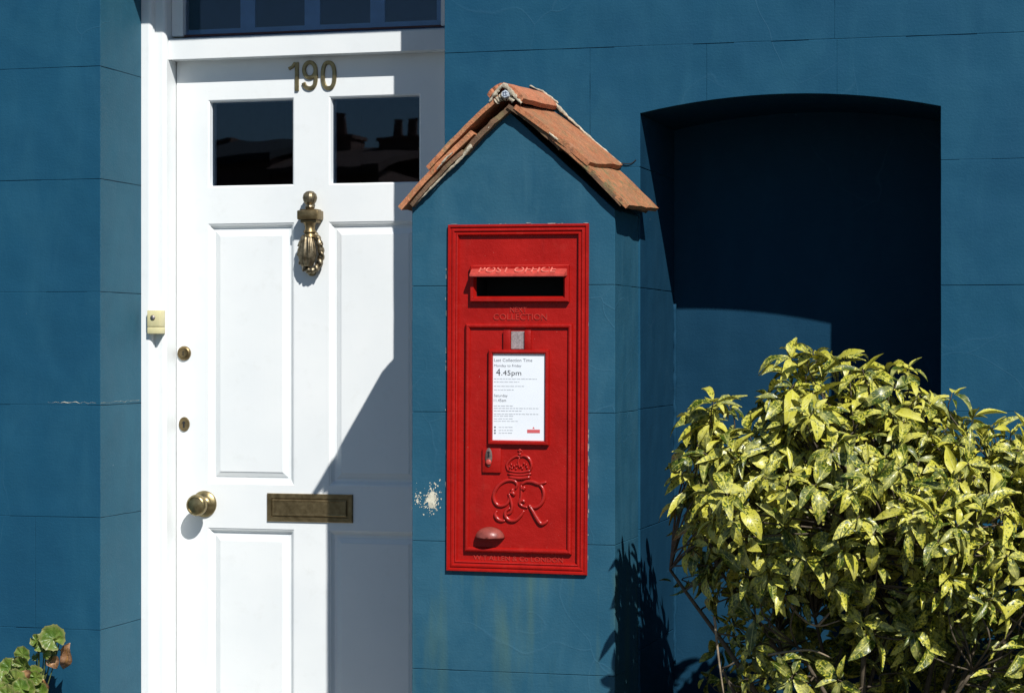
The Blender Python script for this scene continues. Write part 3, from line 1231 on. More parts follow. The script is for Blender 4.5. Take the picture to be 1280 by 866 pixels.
# ragged mortar and chipped paint round the box
rr = random.Random(11)
bm = B()
edge = []
for i in range(105):
    s = rr.random()
    if s < 0.34:
        x, z = BX0 + rr.uniform(-.004, .001), rr.uniform(BZ0, BZ1 - .1)
    elif s < 0.72:
        x, z = BX1 + rr.uniform(-.001, .004), rr.uniform(BZ0, BZ1)
    elif s < 0.9:
        x, z = rr.uniform(BX0, BX1), BZ1 + rr.uniform(-.001, .003)
    else:
        x, z = rr.uniform(BX0, BX1), BZ0 + rr.uniform(-.003, .001)
    horiz = s >= 0.72
    a, b = rr.uniform(.0015, .010), rr.uniform(.0003, .0009)
    if not horiz:
        a, b = b, a
    poly = [(x + a * math.cos(t) * rr.uniform(.6, 1.2), z + b * math.sin(t) * rr.uniform(.6, 1.2)) for t in [k * math.pi / 3.5 for k in range(7)]]
    prism(bm, poly, PY + .001, PY - rr.uniform(.0006, .0012), lambda p, q: (p[0], q, p[1]))
tag(obj('edge_mortar', bm, 'edge_lime', pier), kind='stuff')

# ---- tiled cap
TY0, TY1 = -0.297, -0.0008


def tile(name, top, bot, th, y0, y1, mat, parent, rise=0.018, camber=0.004, rag=0.002, seed=0, nu=9, nv=7, endrag=0.003):
    """clay tile: a cambered slab between two points of the slope (x, z), running from y0 to y1"""
    rr = random.Random(seed)
    a, b = Vector(top), Vector(bot)
    t = (b - a).normalized()
    nrm = Vector((t.y, -t.x))
    if nrm.y < 0:
        nrm = -nrm
    bm = B()
    T_, U_ = {}, {}
    L = (b - a).length
    for i in range(nu + 1):
        s = i / nu
        for j in range(nv + 1):
            q = j / nv
            y = y0 + (y1 - y0) * q
            ext = rr.uniform(-endrag, endrag) if i in (nu,) else 0
            p = a + t * (L * s + ext)
            up = camber * 4 * s * (1 - s) + rise * q + rr.uniform(-.0006, .0006)
            yy = y + (rr.uniform(-rag, rag) if j == 0 else 0)
            T_[i, j] = bm.verts.new((p.x + nrm.x * up, yy, p.y + nrm.y * up + 0))
            up2 = up - th
            U_[i, j] = bm.verts.new((p.x + nrm.x * up2, yy, p.y + nrm.y * up2))
    fs = []
    for i in range(nu):
        for j in range(nv):
            fs.append(bm.faces.new((T_[i, j], T_[i + 1, j], T_[i + 1, j + 1], T_[i, j + 1])))
            fs.append(bm.faces.new((U_[i, j + 1], U_[i + 1, j + 1], U_[i + 1, j], U_[i, j])))
    for i in range(nu):
        fs.append(bm.faces.new((T_[i + 1, 0], T_[i, 0], U_[i, 0], U_[i + 1, 0])))
        fs.append(bm.faces.new((T_[i, nv], T_[i + 1, nv], U_[i + 1, nv], U_[i, nv])))
    for j in range(nv):
        fs.append(bm.faces.new((T_[0, j], T_[0, j + 1], U_[0, j + 1], U_[0, j])))
        fs.append(bm.faces.new((T_[nu, j + 1], T_[nu, j], U_[nu, j], U_[nu, j + 1])))
    bmesh.ops.recalc_face_normals(bm, faces=fs)
    return obj(name, bm, mat, parent, True, 38)


RY = TY0
# right slope
tile('roof_tile', P(690, 168, RY), P(786, 256.5, RY), 0.011, TY0, TY1, 'clay_tile_mossy', pier, seed=1, rise=.016)
tile('roof_tile', P(645, 131, RY), P(739, 203.5, RY), 0.012, TY0 - .003, TY1, 'clay_tile', pier, seed=2, rise=.022)
# left slope
tile('roof_tile', P(588, 163, RY), P(498, 257, RY), 0.013, TY0, TY1, 'clay_tile', pier, seed=3, rise=.005)
tile('roof_tile', P(622, 119, RY), P(532.5, 209, RY), 0.011, TY0 - .003, TY1, 'clay_tile', pier, seed=4, rise=.005)
# the undercloak slips below the tiles
tile('undercloak_tile', P(633, 133, RY), P(578, 188, RY), 0.013, TY0 + .004, TY1, 'clay_under', pier, seed=5, rise=.0, rag=.004)
tile('undercloak_tile', P(577, 187, RY), P(512, 254, RY), 0.010, TY0 + .004, TY1, 'clay_under', pier, seed=6, rise=.0, rag=.004)
tile('undercloak_tile', P(636, 130, RY), P(702, 184, RY), 0.010, TY0 + .004, TY1, 'clay_under', pier, seed=7, rise=.0, rag=.004)
tile('undercloak_tile', P(696, 175, RY), P(779, 254, RY), 0.010, TY0 + .003, TY1, 'clay_under', pier, seed=8, rise=.0, rag=.004)
# ridge pieces
tile('ridge_tile', P(630, 103.5, RY), P(656, 124, RY), 0.012, TY0 - .006, TY1, 'clay_ridge', pier, seed=9, rise=.016, camber=.006, rag=.003)
tile('ridge_tile', P(627, 104, RY), P(609, 119, RY), 0.011, TY0 - .004, TY1, 'clay_ridge', pier, seed=10, rise=.004, camber=.004, rag=.003)


def ragged(name, pts, rads, mat, parent, seg=9, amp=0.3, seed=0, squash=None):
    rr = random.Random(seed)
    sp = spline(pts, 8)
    n = len(sp)
    out = []
    for i in range(n):
        f = i / (n - 1) * (len(rads) - 1)
        k = min(int(f), len(rads) - 2)
        out.append((rads[k] * (1 - (f - k)) + rads[k + 1] * (f - k)) * rr.uniform(1 - amp, 1 + amp))
    bm = B()
    sp = [p + Vector((rr.uniform(-1, 1), rr.uniform(-.6, .6), rr.uniform(-1, 1))) * (0.18 * r_) for p, r_ in zip(sp, out)]
    tube(bm, sp, out, seg, squash)
    for v in bm.verts:
        v.co += Vector(noise.noise_vector(v.co * 120)) * 0.0018
    return obj(name, bm, mat, parent, True, 40)


def pv(px, py, y):
    x, z = P(px, py, y)
    return (x, y, z)


# lime mortar: bed under the left verge, apex triangle, back fillet on the right slope
ragged('mortar_bed', [pv(516, 257, -.286), pv(534, 240, -.288), pv(556, 218, -.287), pv(577, 197, -.289), pv(590, 181, -.288), pv(604, 166, -.289), pv(618, 153, -.287), pv(628, 144, -.285)],
       [.0015, .003, .0022, .004, .0045, .002, .0035, .0015], 'mortar_cream', pier, seed=3)
if False:
    ragged('mortar_bed', [pv(584, 172, -.298), pv(590, 167, -.300), pv(600, 160, -.297)], [.003, .006, .002], 'mortar_cream', pier, seed=13)
ragged('mortar_bed', [pv(546, 212, -.299), pv(556, 200, -.300), pv(566, 190, -.298)], [.001, .0025, .001], 'mortar_cream', pier, seed=14)
ragged('mortar_bed', [pv(612, 127, -.301), pv(620, 116, -.303), pv(630, 107, -.304), (P(641, 117, -.302)[0], -.302, P(641, 117, -.302)[1]),
                      pv(652, 129, -.300)], [.003, .0055, .005, .0055, .003], 'mortar_cream', pier, seed=4)
ragged('mortar_bed', [pv(620, 126, -.296), pv(631, 120, -.298), pv(642, 126, -.296)], [.007, .009, .006], 'mortar_cream', pier, seed=15)
ragged('mortar_bed', [pv(694, 131, -.004), pv(715, 151, -.004), pv(740, 174, -.004), pv(775, 205, -.004)], [.0045, .003, .0025, .0035],
       'mortar_cream', pier, seed=5)
ragged('mortar_bed', [pv(662, 107, -.003), pv(680, 116, -.003), pv(698, 129, -.003)], [.0015, .0025, .002], 'mortar_cream', pier, seed=6)
ragged('mortar_bed', [pv(686, 166, -.299), pv(691, 170, -.300), pv(697, 175, -.298)], [.002, .004, .002], 'mortar_cream', pier, seed=7)
# scrap of patterned ceramic pressed in the apex mortar
bm = B()
ax_, az_ = P(631.0, 117.5, -.318)
prism(bm, [(ax_ - .010, az_ - .004), (ax_ - .002, az_ - .010), (ax_ + .009, az_ - .006), (ax_ + .008, az_ + .004), (ax_, az_ + .010), (ax_ - .008, az_ + .005)],
      -.300, -.3165, lambda p, a: (p[0], a, p[1]), 0.001)
obj('ceramic_scrap', bm, 'blue_white_tile', pier)
bm = B()
for x0_, z0_, x1_, z1_ in ((-.006, .002, .005, .004), (-.004, -.005, .006, -.003), (-.003, -.006, -.004, .005), (.003, -.005, .001, .007)):
    strip(bm, [(ax_ + x0_, az_ + z0_), (ax_ + x1_, az_ + z1_)], .0016, -.3164, .0004, .0001)
obj('ceramic_pattern', bm, 'ceramic_blue', pier)
# wire by the right eave
bm = B()
tube(bm, spline([pv(777, 204, -.003), pv(784, 205, -.004), pv(790, 204, -.003), pv(795, 200, -.002)], 5), 0.0012, 6)
obj('wire_stub', bm, 'black_iron', pier)

# ------------------------------------------------------------------ post box
pb = thing('post_box', 'red cast iron post box with white collection notice, set in the blue pier',
           'post box', ((BX0 + BX1) / 2, PY, BZ0))
FY = PY - 0.010          # outermost moulding
BY = PY + 0.002          # face plate
bm = B()
rings(bm, (BX0, BX1, BZ0, BZ1), [(0, PY + .03), (0, FY + .003), (.0015, FY), (.0055, FY), (.0075, FY + .0035), (.0095, FY + .0035), (.0115, FY + .001),
                                 (.0150, FY + .0005), (.0175, FY + .004), (.0200, FY + .0045), (.0225, FY + .002), (.0250, FY + .003), (.0275, BY)], cap=False)
sx0, sx1 = PX(592.5, BY), PX(705, BY)
sz0, sz1 = PZ(645, 372, BY), PZ(645, 346, BY)
sheet_with_holes(bm, (BX0 + .0275, BX1 - .0275, BZ0 + .0275, BZ1 - .0275), [(sx0, sx1, sz0, sz1)], BY)
bmesh.ops.remove_doubles(bm, verts=bm.verts, dist=1e-5)
bmesh.ops.recalc_face_normals(bm, faces=bm.faces)
body = obj('box_body', bm, 'red_paint', pb)
# slot surround
bm = B()
ox0, ox1, oz0, oz1 = PX(587.5, BY), PX(710.5, BY), PZ(645, 377.5, BY), PZ(645, 332, BY)
rings(bm, (ox0, ox1, oz0, oz1), [(0, BY + .001), (0, BY - .0125), (.002, BY - .0145), (.009, BY - .0145)], cap=False)
bmesh.ops.recalc_face_normals(bm, faces=bm.faces)
# fill between surround and slot
x0, x1, z0, z1 = ox0 + .009, ox1 - .009, oz0 + .009, oz1 - .009
q0 = [bm.verts.new(p) for p in ((x0, BY - .0145, z0), (x1, BY - .0145, z0), (x1, BY - .0145, z1), (x0, BY - .0145, z1))]
q1 = [bm.verts.new(p) for p in ((sx0 + .004, BY - .004, sz0 + .003), (sx1 - .004, BY - .004, sz0 + .003), (sx1 - .004, BY - .004, sz1), (sx0 + .004, BY - .004, sz1))]
for k in range(4):
    bm.faces.new((q0[k], q0[(k + 1) % 4], q1[(k + 1) % 4], q1[k]))
bmesh.ops.recalc_face_normals(bm, faces=bm.faces)
apt = obj('slot_surround', bm, 'red_paint', pb)
bm = B()
q = (sx0 + .004, sx1 - .004, sz0 + .003, sz1)
rings(bm, q, [(0, BY - .004), (0, BY + .09)])
obj('letter_slot', bm, 'slot_black', pb)
# hood over the slot
bm = B()
HY = BY - 0.036
zt, zl, zl2 = PZ(645, 331, BY), PZ(645, 343, HY), PZ(645, 346.0, HY)
hxa, hxb = PX(589, BY), PX(710, BY)
lxa, lxb = PX(584.5, HY), PX(702.5, HY)
A = [(hxa, BY + .001, zt), (hxb, BY + .001, zt), (lxb, HY, zl), (lxa, HY, zl), (lxb, HY, zl2), (lxa, HY, zl2),
     (hxa, BY + .001, PZ(645, 345, BY)), (hxb, BY + .001, PZ(645, 345, BY))]
vs = [bm.verts.new(p) for p in A]
fs = [bm.faces.new([vs[i] for i in f]) for f in ((0, 1, 2, 3), (3, 2, 4, 5), (5, 4, 7, 6), (0, 3, 5, 6), (1, 7, 4, 2), (0, 6, 7, 1))]
bmesh.ops.recalc_face_normals(bm, faces=fs)
bmesh.ops.bevel(bm, geom=bm.edges[:], offset=0.0014, segments=2, affect='EDGES')
hood = obj('slot_hood', bm, 'red_faded', pb, True, 30)
# lettering on the hood's slope
up = (Vector((0, BY, zt)) - Vector((0, HY, zl))).normalized()
ex = Vector((1, 0, 0))
nz_ = ex.cross(up)
o0 = Vector((lxa + .022, HY, zl)) + up * .007 + nz_ * 0.0004
M = Matrix(((ex.x, up.x, nz_.x, o0.x), (ex.y, up.y, nz_.y, o0.y), (ex.z, up.z, nz_.z, o0.z), (0, 0, 0, 1)))
text_mesh('lettering', 'POST OFFICE', (lxb - lxa) - .044, 0.024, M, 'red_lettering', hood, 0.0022)


def ptext(s, pxa, pxb, pyt, pyb, y, mat, parent, ext, name='lettering'):
    w = PX(pxb, y) - PX(pxa, y)
    h = (pyb - pyt) * (PZ(pxa, 400, y) - PZ(pxa, 401, y))
    return text_mesh(name, s, w, h, wallmtx(pxa, pyb, y), mat, parent, ext)


ptext('NEXT', 636, 657, 384, 390.5, BY + .0004, 'red_cast', pb, .0020)
ptext('COLLECTION', 615.5, 682.5, 392.3, 400, BY + .0004, 'red_cast', pb, .0022)
ptext('W.T.ALLEN & Co LONDON', 592, 704, 693.6, 699.6, BY + .0004, 'red_cast', pb, .0020)

# collection door
dx0, dx1, dz0, dz1 = PX(581.5, BY), PX(715, BY), PZ(645, 690.5, BY), PZ(645, 404.5, BY)
DYF = BY - .0045
bm = B()
rings(bm, (dx0, dx1, dz0, dz1), [(0, BY + .001), (0, BY - .007), (.0018, BY - .0105), (.0050, BY - .0120), (.0085, BY - .0115), (.0110, BY - .0085),
                                 (.0120, DYF), (.0150, DYF)])
bmesh.ops.recalc_face_normals(bm, faces=bm.faces)
bdoor = obj('box_door', bm, 'red_paint', pb)
# tablet holder
for a, b in ((628.5, 637.5), (655, 663)):
    bm = B()
    box(bm, PX(a, DYF), PX(b, DYF), DYF - .0085, DYF + .001, PZ(645, 438, DYF), PZ(645, 412.5, DYF), 0.0018)
    obj('tablet_holder', bm, 'red_paint', bdoor, True, 40)
bm = B()
box(bm, PX(638, DYF), PX(654.6, DYF), DYF - .0025, DYF + .001, PZ(645, 436, DYF), PZ(645, 414, DYF))
obj('day_tablet', bm, 'plate_grey', bdoor)
# notice
nx0, nx1, nz0, nz1 = PX(610.5, DYF), PX(686, DYF), PZ(645, 555.5, DYF), PZ(645, 437, DYF)
bm = B()
rings(bm, (nx0, nx1, nz0, nz1), [(0, DYF + .001), (0, DYF - .009), (.0015, DYF - .0115), (.0065, DYF - .0120), (.0095, DYF - .0100), (.0110, DYF - .003),
                                 (.0125, DYF - .0025)])
bmesh.ops.recalc_face_normals(bm, faces=bm.faces)
obj('notice_frame', bm, 'red_paint', bdoor)
NYP = DYF - .0050
bm = B()
box(bm, nx0 + .0095, nx1 - .0095, NYP, DYF - .001, nz0 + .0095, nz1 - .0095)
obj('notice_card', bm, 'paper_white', bdoor)
NT_ = NYP - .0001
ptext('Last Collection Time', 616.3, 664, 448.0, 452.0, NT_, 'ink_mid', bdoor, .0002, 'notice_text')
ptext('Monday to Friday', 616.3, 650.5, 455.4, 459.4, NT_, 'ink_mid', bdoor, .0002, 'notice_text')
ptext('4', 618.8, 624.2, 460.8, 469.4, NT_, 'ink_black', bdoor, .0002, 'notice_text')
ptext('.45pm', 625.5, 650.3, 462.8, 471.0, NT_, 'ink_black', bdoor, .0002, 'notice_text')
ptext('Saturday', 616.3, 633.5, 492.6, 497.0, NT_, 'ink_mid', bdoor, .0002, 'notice_text')
ptext('11.45am', 616.3, 631.5, 498.4, 502.0, NT_, 'ink_mid', bdoor, .0002, 'notice_text')
bm = B()
rr = random.Random(4)
for y_, xe in ((473.5, 670), (477.2, 648), (482.6, 654), (487.2, 641), (507.2, 640), (510.2, 672), (513.4, 651), (517.4, 672),
               (519.8, 641), (523.2, 640), (526.2, 648), (533.8, 640), (537.6, 640), (541.0, 640)):
    x = 616.3 if y_ < 530 else 622.5
    while x < xe:
        w = min(rr.uniform(2.0, 5.5), xe - x)
        if w > 0.8:
            strip(bm, px2([(x, y_), (x + w, y_)], NT_), 0.0022, NT_, 0.0002, 0.00005)
        x += w + 0.9
tag(obj('notice_small_print', bm, 'ink_grey', bdoor), kind='stuff')
bm = B()
for py_ in (533.8, 537.8, 541.2):
    lathe(bm, [(.0024, 0), (.0024, .0002)], pv(617.8, py_, NT_), 'y', 10)
obj('notice_icon', bm, 'ink_mid', bdoor)
bm = B()
strip(bm, px2([(658, 538.8), (674, 538.8)], NT_), 0.0085, NT_, 0.0002, 0.00005)
a_, b_ = P(666, 533, NT_)
prism(bm, [(a_ - .003, b_ - .005), (a_ + .003, b_ - .005), (a_, b_)], NT_, NT_ - .0002, lambda p, q: (p[0], q, p[1]))
obj('notice_logo', bm, 'ink_red', bdoor)
# lock
bm = B()
box(bm, PX(603, DYF), PX(626, DYF), DYF - .0065, DYF + .001, PZ(615, 590.5, DYF), PZ(615, 560, DYF), 0.0015)
obj('lock_block', bm, 'red_paint', bdoor, True, 40)
bm = B()
lc = pv(610.5, 571.5, DYF - .0064)
lathe(bm, [(0.0085, 0), (0.0085, .0025), (0.0065, .004), (.001, .0042)], (0, 0, 0), 'y', 24)
for v in bm.verts:
    v.co.z *= 2.7
    v.co += Vector(lc)
obj('lock_cover', bm, 'lock_dark', bdoor, True, 40)
bm = B()
lathe(bm, [(0.0030, 0), (0.0030, .0006)], (lc[0], lc[1] - .0042, lc[2] + .012), 'y', 12)
prism(bm, [(lc[0] - .0016, lc[2] + .012), (lc[0] + .0016, lc[2] + .012), (lc[0] + .0024, lc[2]), (lc[0] - .0024, lc[2])],
      lc[1] - .003, lc[1] - .0047, lambda p, a: (p[0], a, p[1]))
obj('lock_keyhole', bm, 'black_iron', bdoor)
bm = B()
lathe(bm, [(0.0075, 0), (0.0072, .0018), (.004, .0035)], (lc[0], lc[1] - .003, lc[2] - .012), 'y', 18)
obj('lock_stud', bm, 'red_faded', bdoor, True)
# finger pull: half a dome, open below
bm = B()
hx, hz = P(612.5, 672, DYF)
nA, nB = 20, 8
V = []
for i in range(nA + 1):
    a = math.pi * i / nA
    r_ = []
    for j in range(nB + 1):
        b = (math.pi / 2) * j / nB
        r_.append(bm.verts.new((hx + 0.037 * math.cos(a) * math.cos(b), DYF - 0.032 * math.sin(b), hz + 0.027 * math.sin(a) * math.cos(b) ** 0.9)))
    V.append(r_)
fs = []
for i in range(nA):
    for j in range(nB):
        try:
            fs.append(bm.faces.new((V[i][j], V[i + 1][j], V[i + 1][j + 1], V[i][j + 1])))
        except ValueError:
            pass
bmesh.ops.remove_doubles(bm, verts=bm.verts, dist=1e-5)
bmesh.ops.recalc_face_normals(bm, faces=bm.faces)
fp = obj('finger_pull', bm, 'pull_worn', bdoor, True)
md = fp.modifiers.new('thickness', 'SOLIDIFY')
md.thickness = 0.003
md.offset = -1

# royal cipher and crown in low relief
OUT = Vector((0, 1, 0))


def cu(u, v, dy=0.0):
    return pv(595 + u * 0.127, 555 + v * 0.127, DYF - 0.001 - dy)


def stroke(bm, uv, r, dy=0.0, rend=None):
    pts = spline([cu(a, b, dy) for a, b in uv], 5)
    n = len(pts)
    re = rend if rend is not None else r
    rad = []
    for i in range(n):
        t = i / (n - 1)
        rad.append((re + (r - re) * math.sin(math.pi * t) ** 0.6))
    tube(bm, pts, rad, 8, (OUT, 0.95))


bm = B()
W, N = 0.0050, 0.0025
stroke(bm, [(385, 440), (402, 400), (380, 365), (330, 352), (275, 365), (220, 405), (182, 465), (172, 530), (195, 585), (240, 607), (295, 590), (325, 540), (322, 480)], W, 0, N)
stroke(bm, [(318, 482), (340, 550), (352, 615), (338, 670), (300, 690)], W * .8, .001, N)
stroke(bm, [(325, 480), (360, 480), (378, 505)], W, .001, N)
stroke(bm, [(205, 655), (188, 690), (205, 730), (245, 752), (285, 752)], W, 0, N)
stroke(bm, [(335, 625), (290, 660), (290, 710), (330, 748), (385, 748), (435, 705), (470, 650)], W, .0006, N)
stroke(bm, [(350, 440), (362, 470)], W * 1.1, 0, W)
stroke(bm, [(440, 395), (490, 368), (550, 368), (610, 388), (650, 380), (690, 370)], W, 0, N)
stroke(bm, [(615, 390), (652, 430), (667, 490), (655, 555), (615, 605), (560, 622), (515, 595)], W, .0006, N)
stroke(bm, [(478, 415), (460, 440), (440, 430)], W * 1.1, 0, W * .8)
stroke(bm, [(440, 400), (443, 470), (440, 530), (425, 575), (450, 605), (505, 622)], W * .75, .0003, N)
stroke(bm, [(425, 572), (455, 553), (480, 570)], W * .8, .001, N)
stroke(bm, [(515, 592), (555, 655), (595, 725), (635, 778), (675, 772), (705, 745)], W * 1.1, .001, N)
obj('royal_cipher', bm, 'cipher_red', bdoor, True)
bm = B()
stroke(bm, [(320, 322), (425, 334), (530, 322)], W, 0, N * 1.3)
stroke(bm, [(308, 290), (425, 303), (540, 288)], W * .7, 0, N)
stroke(bm, [(318, 262), (425, 275), (532, 258)], W * .7, 0, N)
stroke(bm, [(312, 262), (298, 205), (330, 155), (385, 120), (425, 125)], W * .7, 0, N)
stroke(bm, [(425, 125), (470, 113), (520, 145), (543, 205), (528, 258)], W * .8, 0, N)
stroke(bm, [(425, 130), (410, 175), (425, 235)], W * .5, 0, N * .7)
stroke(bm, [(425, 108), (425, 85)], W * .9, 0, W * .7)
stroke(bm, [(425, 80), (425, 45)], N, 0, N)
stroke(bm, [(408, 62), (442, 62)], N, 0, N)
for u_, v_ in ((345, 200), (372, 215), (352, 235), (398, 205), (440, 215), (468, 190), (492, 205), (500, 230), (455, 238), (390, 240), (330, 225)):
    stroke(bm, [(u_ - 6, v_), (u_ + 6, v_)], W * .8, .0, N)
obj('crown_emblem', bm, 'cipher_red', bdoor, True)
pb.rotation_euler = (0, math.radians(0.30), 0)

# ------------------------------------------------------------------ plants
def leaf_geo(L, W, bend, fold, rr, rows=6, wave=0.0):
    """a leaf along +y, its upper face towards +z; returns verts, faces, uvs"""
    vs, uv, fs = [], [], []
    for i in range(rows + 1):
        t = i / rows
        w = W * 0.5 * (math.sin(math.pi * min(1, t * 0.97 + 0.015)) ** 0.85) * (1.12 - 0.35 * t)
        ang = bend * t
        y = L * (math.sin(ang) / bend if abs(bend) > 1e-3 else t)
        z = -L * ((1 - math.cos(ang)) / bend if abs(bend) > 1e-3 else 0)
        for s in (-1, 0, 1):
            wv = wave * math.sin(t * 9 + s * 2) * W
            vs.append(Vector((s * w * math.cos(fold), y, z + abs(s) * w * math.sin(fold) + (wv if s else 0))))
            uv.append((0.5 + 0.5 * s, t))
    for i in range(rows):
        for s in range(2):
            a = i * 3 + s
            fs.append((a, a + 1, a + 4, a + 3))
    return vs, fs, uv


def leaf_mesh(name, geo, tint, mat):
    vs, fs, uv = geo
    me = bpy.data.meshes.new(name)
    me.from_pydata([tuple(v) for v in vs], [], fs)
    ul = me.uv_layers.new(name='UVMap')
    for p in me.polygons:
        p.use_smooth = True
        for li in p.loop_indices:
            ul.data[li].uv = uv[me.loops[li].vertex_index]
    at = me.attributes.new('tint', 'FLOAT', 'POINT')
    for d in at.data:
        d.value = tint
    me.materials.append(MATS[mat])
    return me


rb = random.Random(21)
LEAVES = []
for i in range(14):
    L = 1.0
    LEAVES.append(leaf_geo(L, rb.uniform(0.34, 0.52), rb.uniform(0.2, 1.8), rb.uniform(0.2, 0.8), rb, 6, rb.uniform(0.0, 0.10)))

YB = -0.45
sil = [(856, 600), (856, 580), (874, 530), (892, 512), (915, 522), (945, 522), (968, 492), (985, 460), (1015, 446), (1045, 455), (1070, 475), (1100, 470),
       (1125, 472), (1150, 492), (1185, 505), (1200, 528), (1235, 540), (1280, 552), (1400, 560), (1520, 640), (1560, 1010), (930, 1010), (908, 860),
       (893, 800), (878, 740), (868, 700), (860, 650)]
SILW = [Vector(P(a, b, YB)) for a, b in sil]


def inside(p):
    c = False
    n = len(SILW)
    for i in range(n):
        a, b = SILW[i], SILW[(i + 1) % n]
        if (a.y > p.y) != (b.y > p.y) and p.x < (b.x - a.x) * (p.y - a.y) / (b.y - a.y) + a.x:
            c = not c
    return c


def edge_dist(p):
    best = 9
    n = len(SILW)
    for i in range(n):
        a, b = SILW[i], SILW[(i + 1) % n]
        ab = b - a
        t = max(0, min(1, (p - a).dot(ab) / ab.length_squared))
        best = min(best, (p - (a + ab * t)).length)
    return best


bush = thing('variegated_shrub', 'large yellow speckled laurel shrub growing in front of the blue recess', 'shrub', (-0.55, -0.45, 0.16))
xs_ = [v.x for v in SILW]
zs_ = [v.y for v in SILW]
tips = []
tries = 0
while len(tips) < 560 and tries < 60000:
    tries += 1
    p = Vector((rb.uniform(min(xs_), max(xs_)), rb.uniform(min(zs_), max(zs_))))
    if not inside(p):
        continue
    d = edge_dist(p)
    half = min(0.36, 0.06 + 1.25 * d ** 0.85)
    shell = rb.random() ** 0.5
    y = YB + (-half if rb.random() < 0.62 else half) * shell
    # lower down the shrub is undercut, thinner and more open
    low = max(0.0, min(1.0, (1.03 - p.y) / 0.30))
    if y < YB:
        y = YB + (y - YB) * (1 - 0.50 * low)
    c = Vector((p.x, y, p.y))
    if rb.random() < 0.58 * low:
        continue
    if noise.noise(c * 8.5) < 0.02 - 0.33 * (1 - low):
        continue
    if min([(c - q[0]).length for q in tips] or [9]) < (0.036 if low < .1 else 0.046):
        continue
    out = Vector((p.x + 0.62, (y - YB) * 1.4, max(-0.1, p.y - 0.85)))
    if out.length < 0.05:
        out = Vector((0, -1, 0.3))
    out.normalize()
    dr = (out * 0.8 + Vector((rb.uniform(-.5, .5), rb.uniform(-.5, .3), rb.uniform(0.05, 0.75)))).normalized()
    tips.append((c, dr, low))
# a few leaders that stand out of the outline
for a, b, yy in ((1018, 438, -.5), (990, 446, -.45), (893, 500, -.55), (910, 506, -.5), (1132, 460, -.45), (1112, 462, -.4), (1240, 532, -.42), (866, 520, -.5), (1055, 447, -.4), (1190, 492, -.45), (1264, 540, -.5), (1215, 520, -.4), (960, 490, -.5), (852, 590, -.5), (1078, 462, -.5)):
    x, z = P(a, b, yy)
    tips.append((Vector((x, yy, z)), Vector((rb.uniform(-.3, .3), -.2, 1)).normalized(), 0.0))

# deep inner growth low down on the left, always in the shrub's own shade
k = 0
while k < 110:
    c = Vector((rb.uniform(-.98, -.05), rb.uniform(-.36, -.08), rb.uniform(.42, .95)))
    tips.append((c, Vector((rb.uniform(-.7, .5), rb.uniform(-.6, .4), rb.uniform(-.1, .8))).normalized(), 1.0))
    k += 1

# the back of the crown, towards the house
for k in range(90):
    c = Vector((rb.uniform(-.98, -.45), rb.uniform(-.30, -.07), rb.uniform(.82, 1.14)))
    tips.append((c, Vector((rb.uniform(-.7, .5), rb.uniform(-.3, .5), rb.uniform(.1, .9))).normalized(), .6))

# stems
stems = B()
base = Vector((-0.55, -0.42, 0.16))
mains = []
for i in range(13):
    a = 2 * math.pi * i / 13
    e_ = Vector((base.x + math.cos(a) * rb.uniform(.2, .52), base.y + math.sin(a) * rb.uniform(.05, .2), rb.uniform(.62, 1.05)))
    b0 = base + Vector((math.cos(a) * .06, math.sin(a) * .05, 0))
    m = b0.lerp(e_, .5) + Vector((rb.uniform(-.05, .05), rb.uniform(-.05, .05), .05))
    sp = spline([b0, m, e_], 6)
    tube(stems, sp, [0.010 - 0.0065 * k / (len(sp) - 1) for k in range(len(sp))], 7)
    mains.append(sp)
allm = [q for m in mains for q in m[3:]]
for c, dr, low in tips:
    src = min(allm, key=lambda q: (q - c).length + (0.3 if q.z > c.z else 0))
    mid = src.lerp(c, .55) + Vector((rb.uniform(-.02, .02), rb.uniform(-.02, .02), -.015))
    sp = spline([src, mid, c - dr * .05, c], 4)
    tube(stems, sp, [0.0026 - 0.0014 * k / (len(sp) - 1) for k in range(len(sp))], 5)
obj('stem', stems, 'twig_bark', bush, True)
# bare pale twigs seen low in the gaps
for pts in (((978, 742), (1000, 770), (1022, 782), (1050, 775)), ((1022, 782), (1035, 768), (1040, 762)), ((1165, 735), (1215, 745), (1260, 770), (1285, 790)),
            ((1190, 730), (1235, 722), (1262, 728)), ((893, 770), (898, 820), (905, 870)), ((960, 818), (1010, 812), (1040, 822))):
    sp = spline([pv(a, b, -.56) for a, b in pts], 5)
    bm = B()
    tube(bm, sp, [0.0034 - 0.0018 * k / (len(sp) - 1) for k in range(len(sp))], 6)
    obj('bare_twig', bm, 'bare_bark', bush, True)


def frame_from(direction, normal_hint):
    y = direction.normalized()
    z = (normal_hint - y * normal_hint.dot(y))
    if z.length < 1e-4:
        z = Vector((1, 0, 0))
    z.normalize()
    x = y.cross(z)
    return Matrix(((x.x, y.x, z.x), (x.y, y.y, z.y), (x.z, y.z, z.z)))


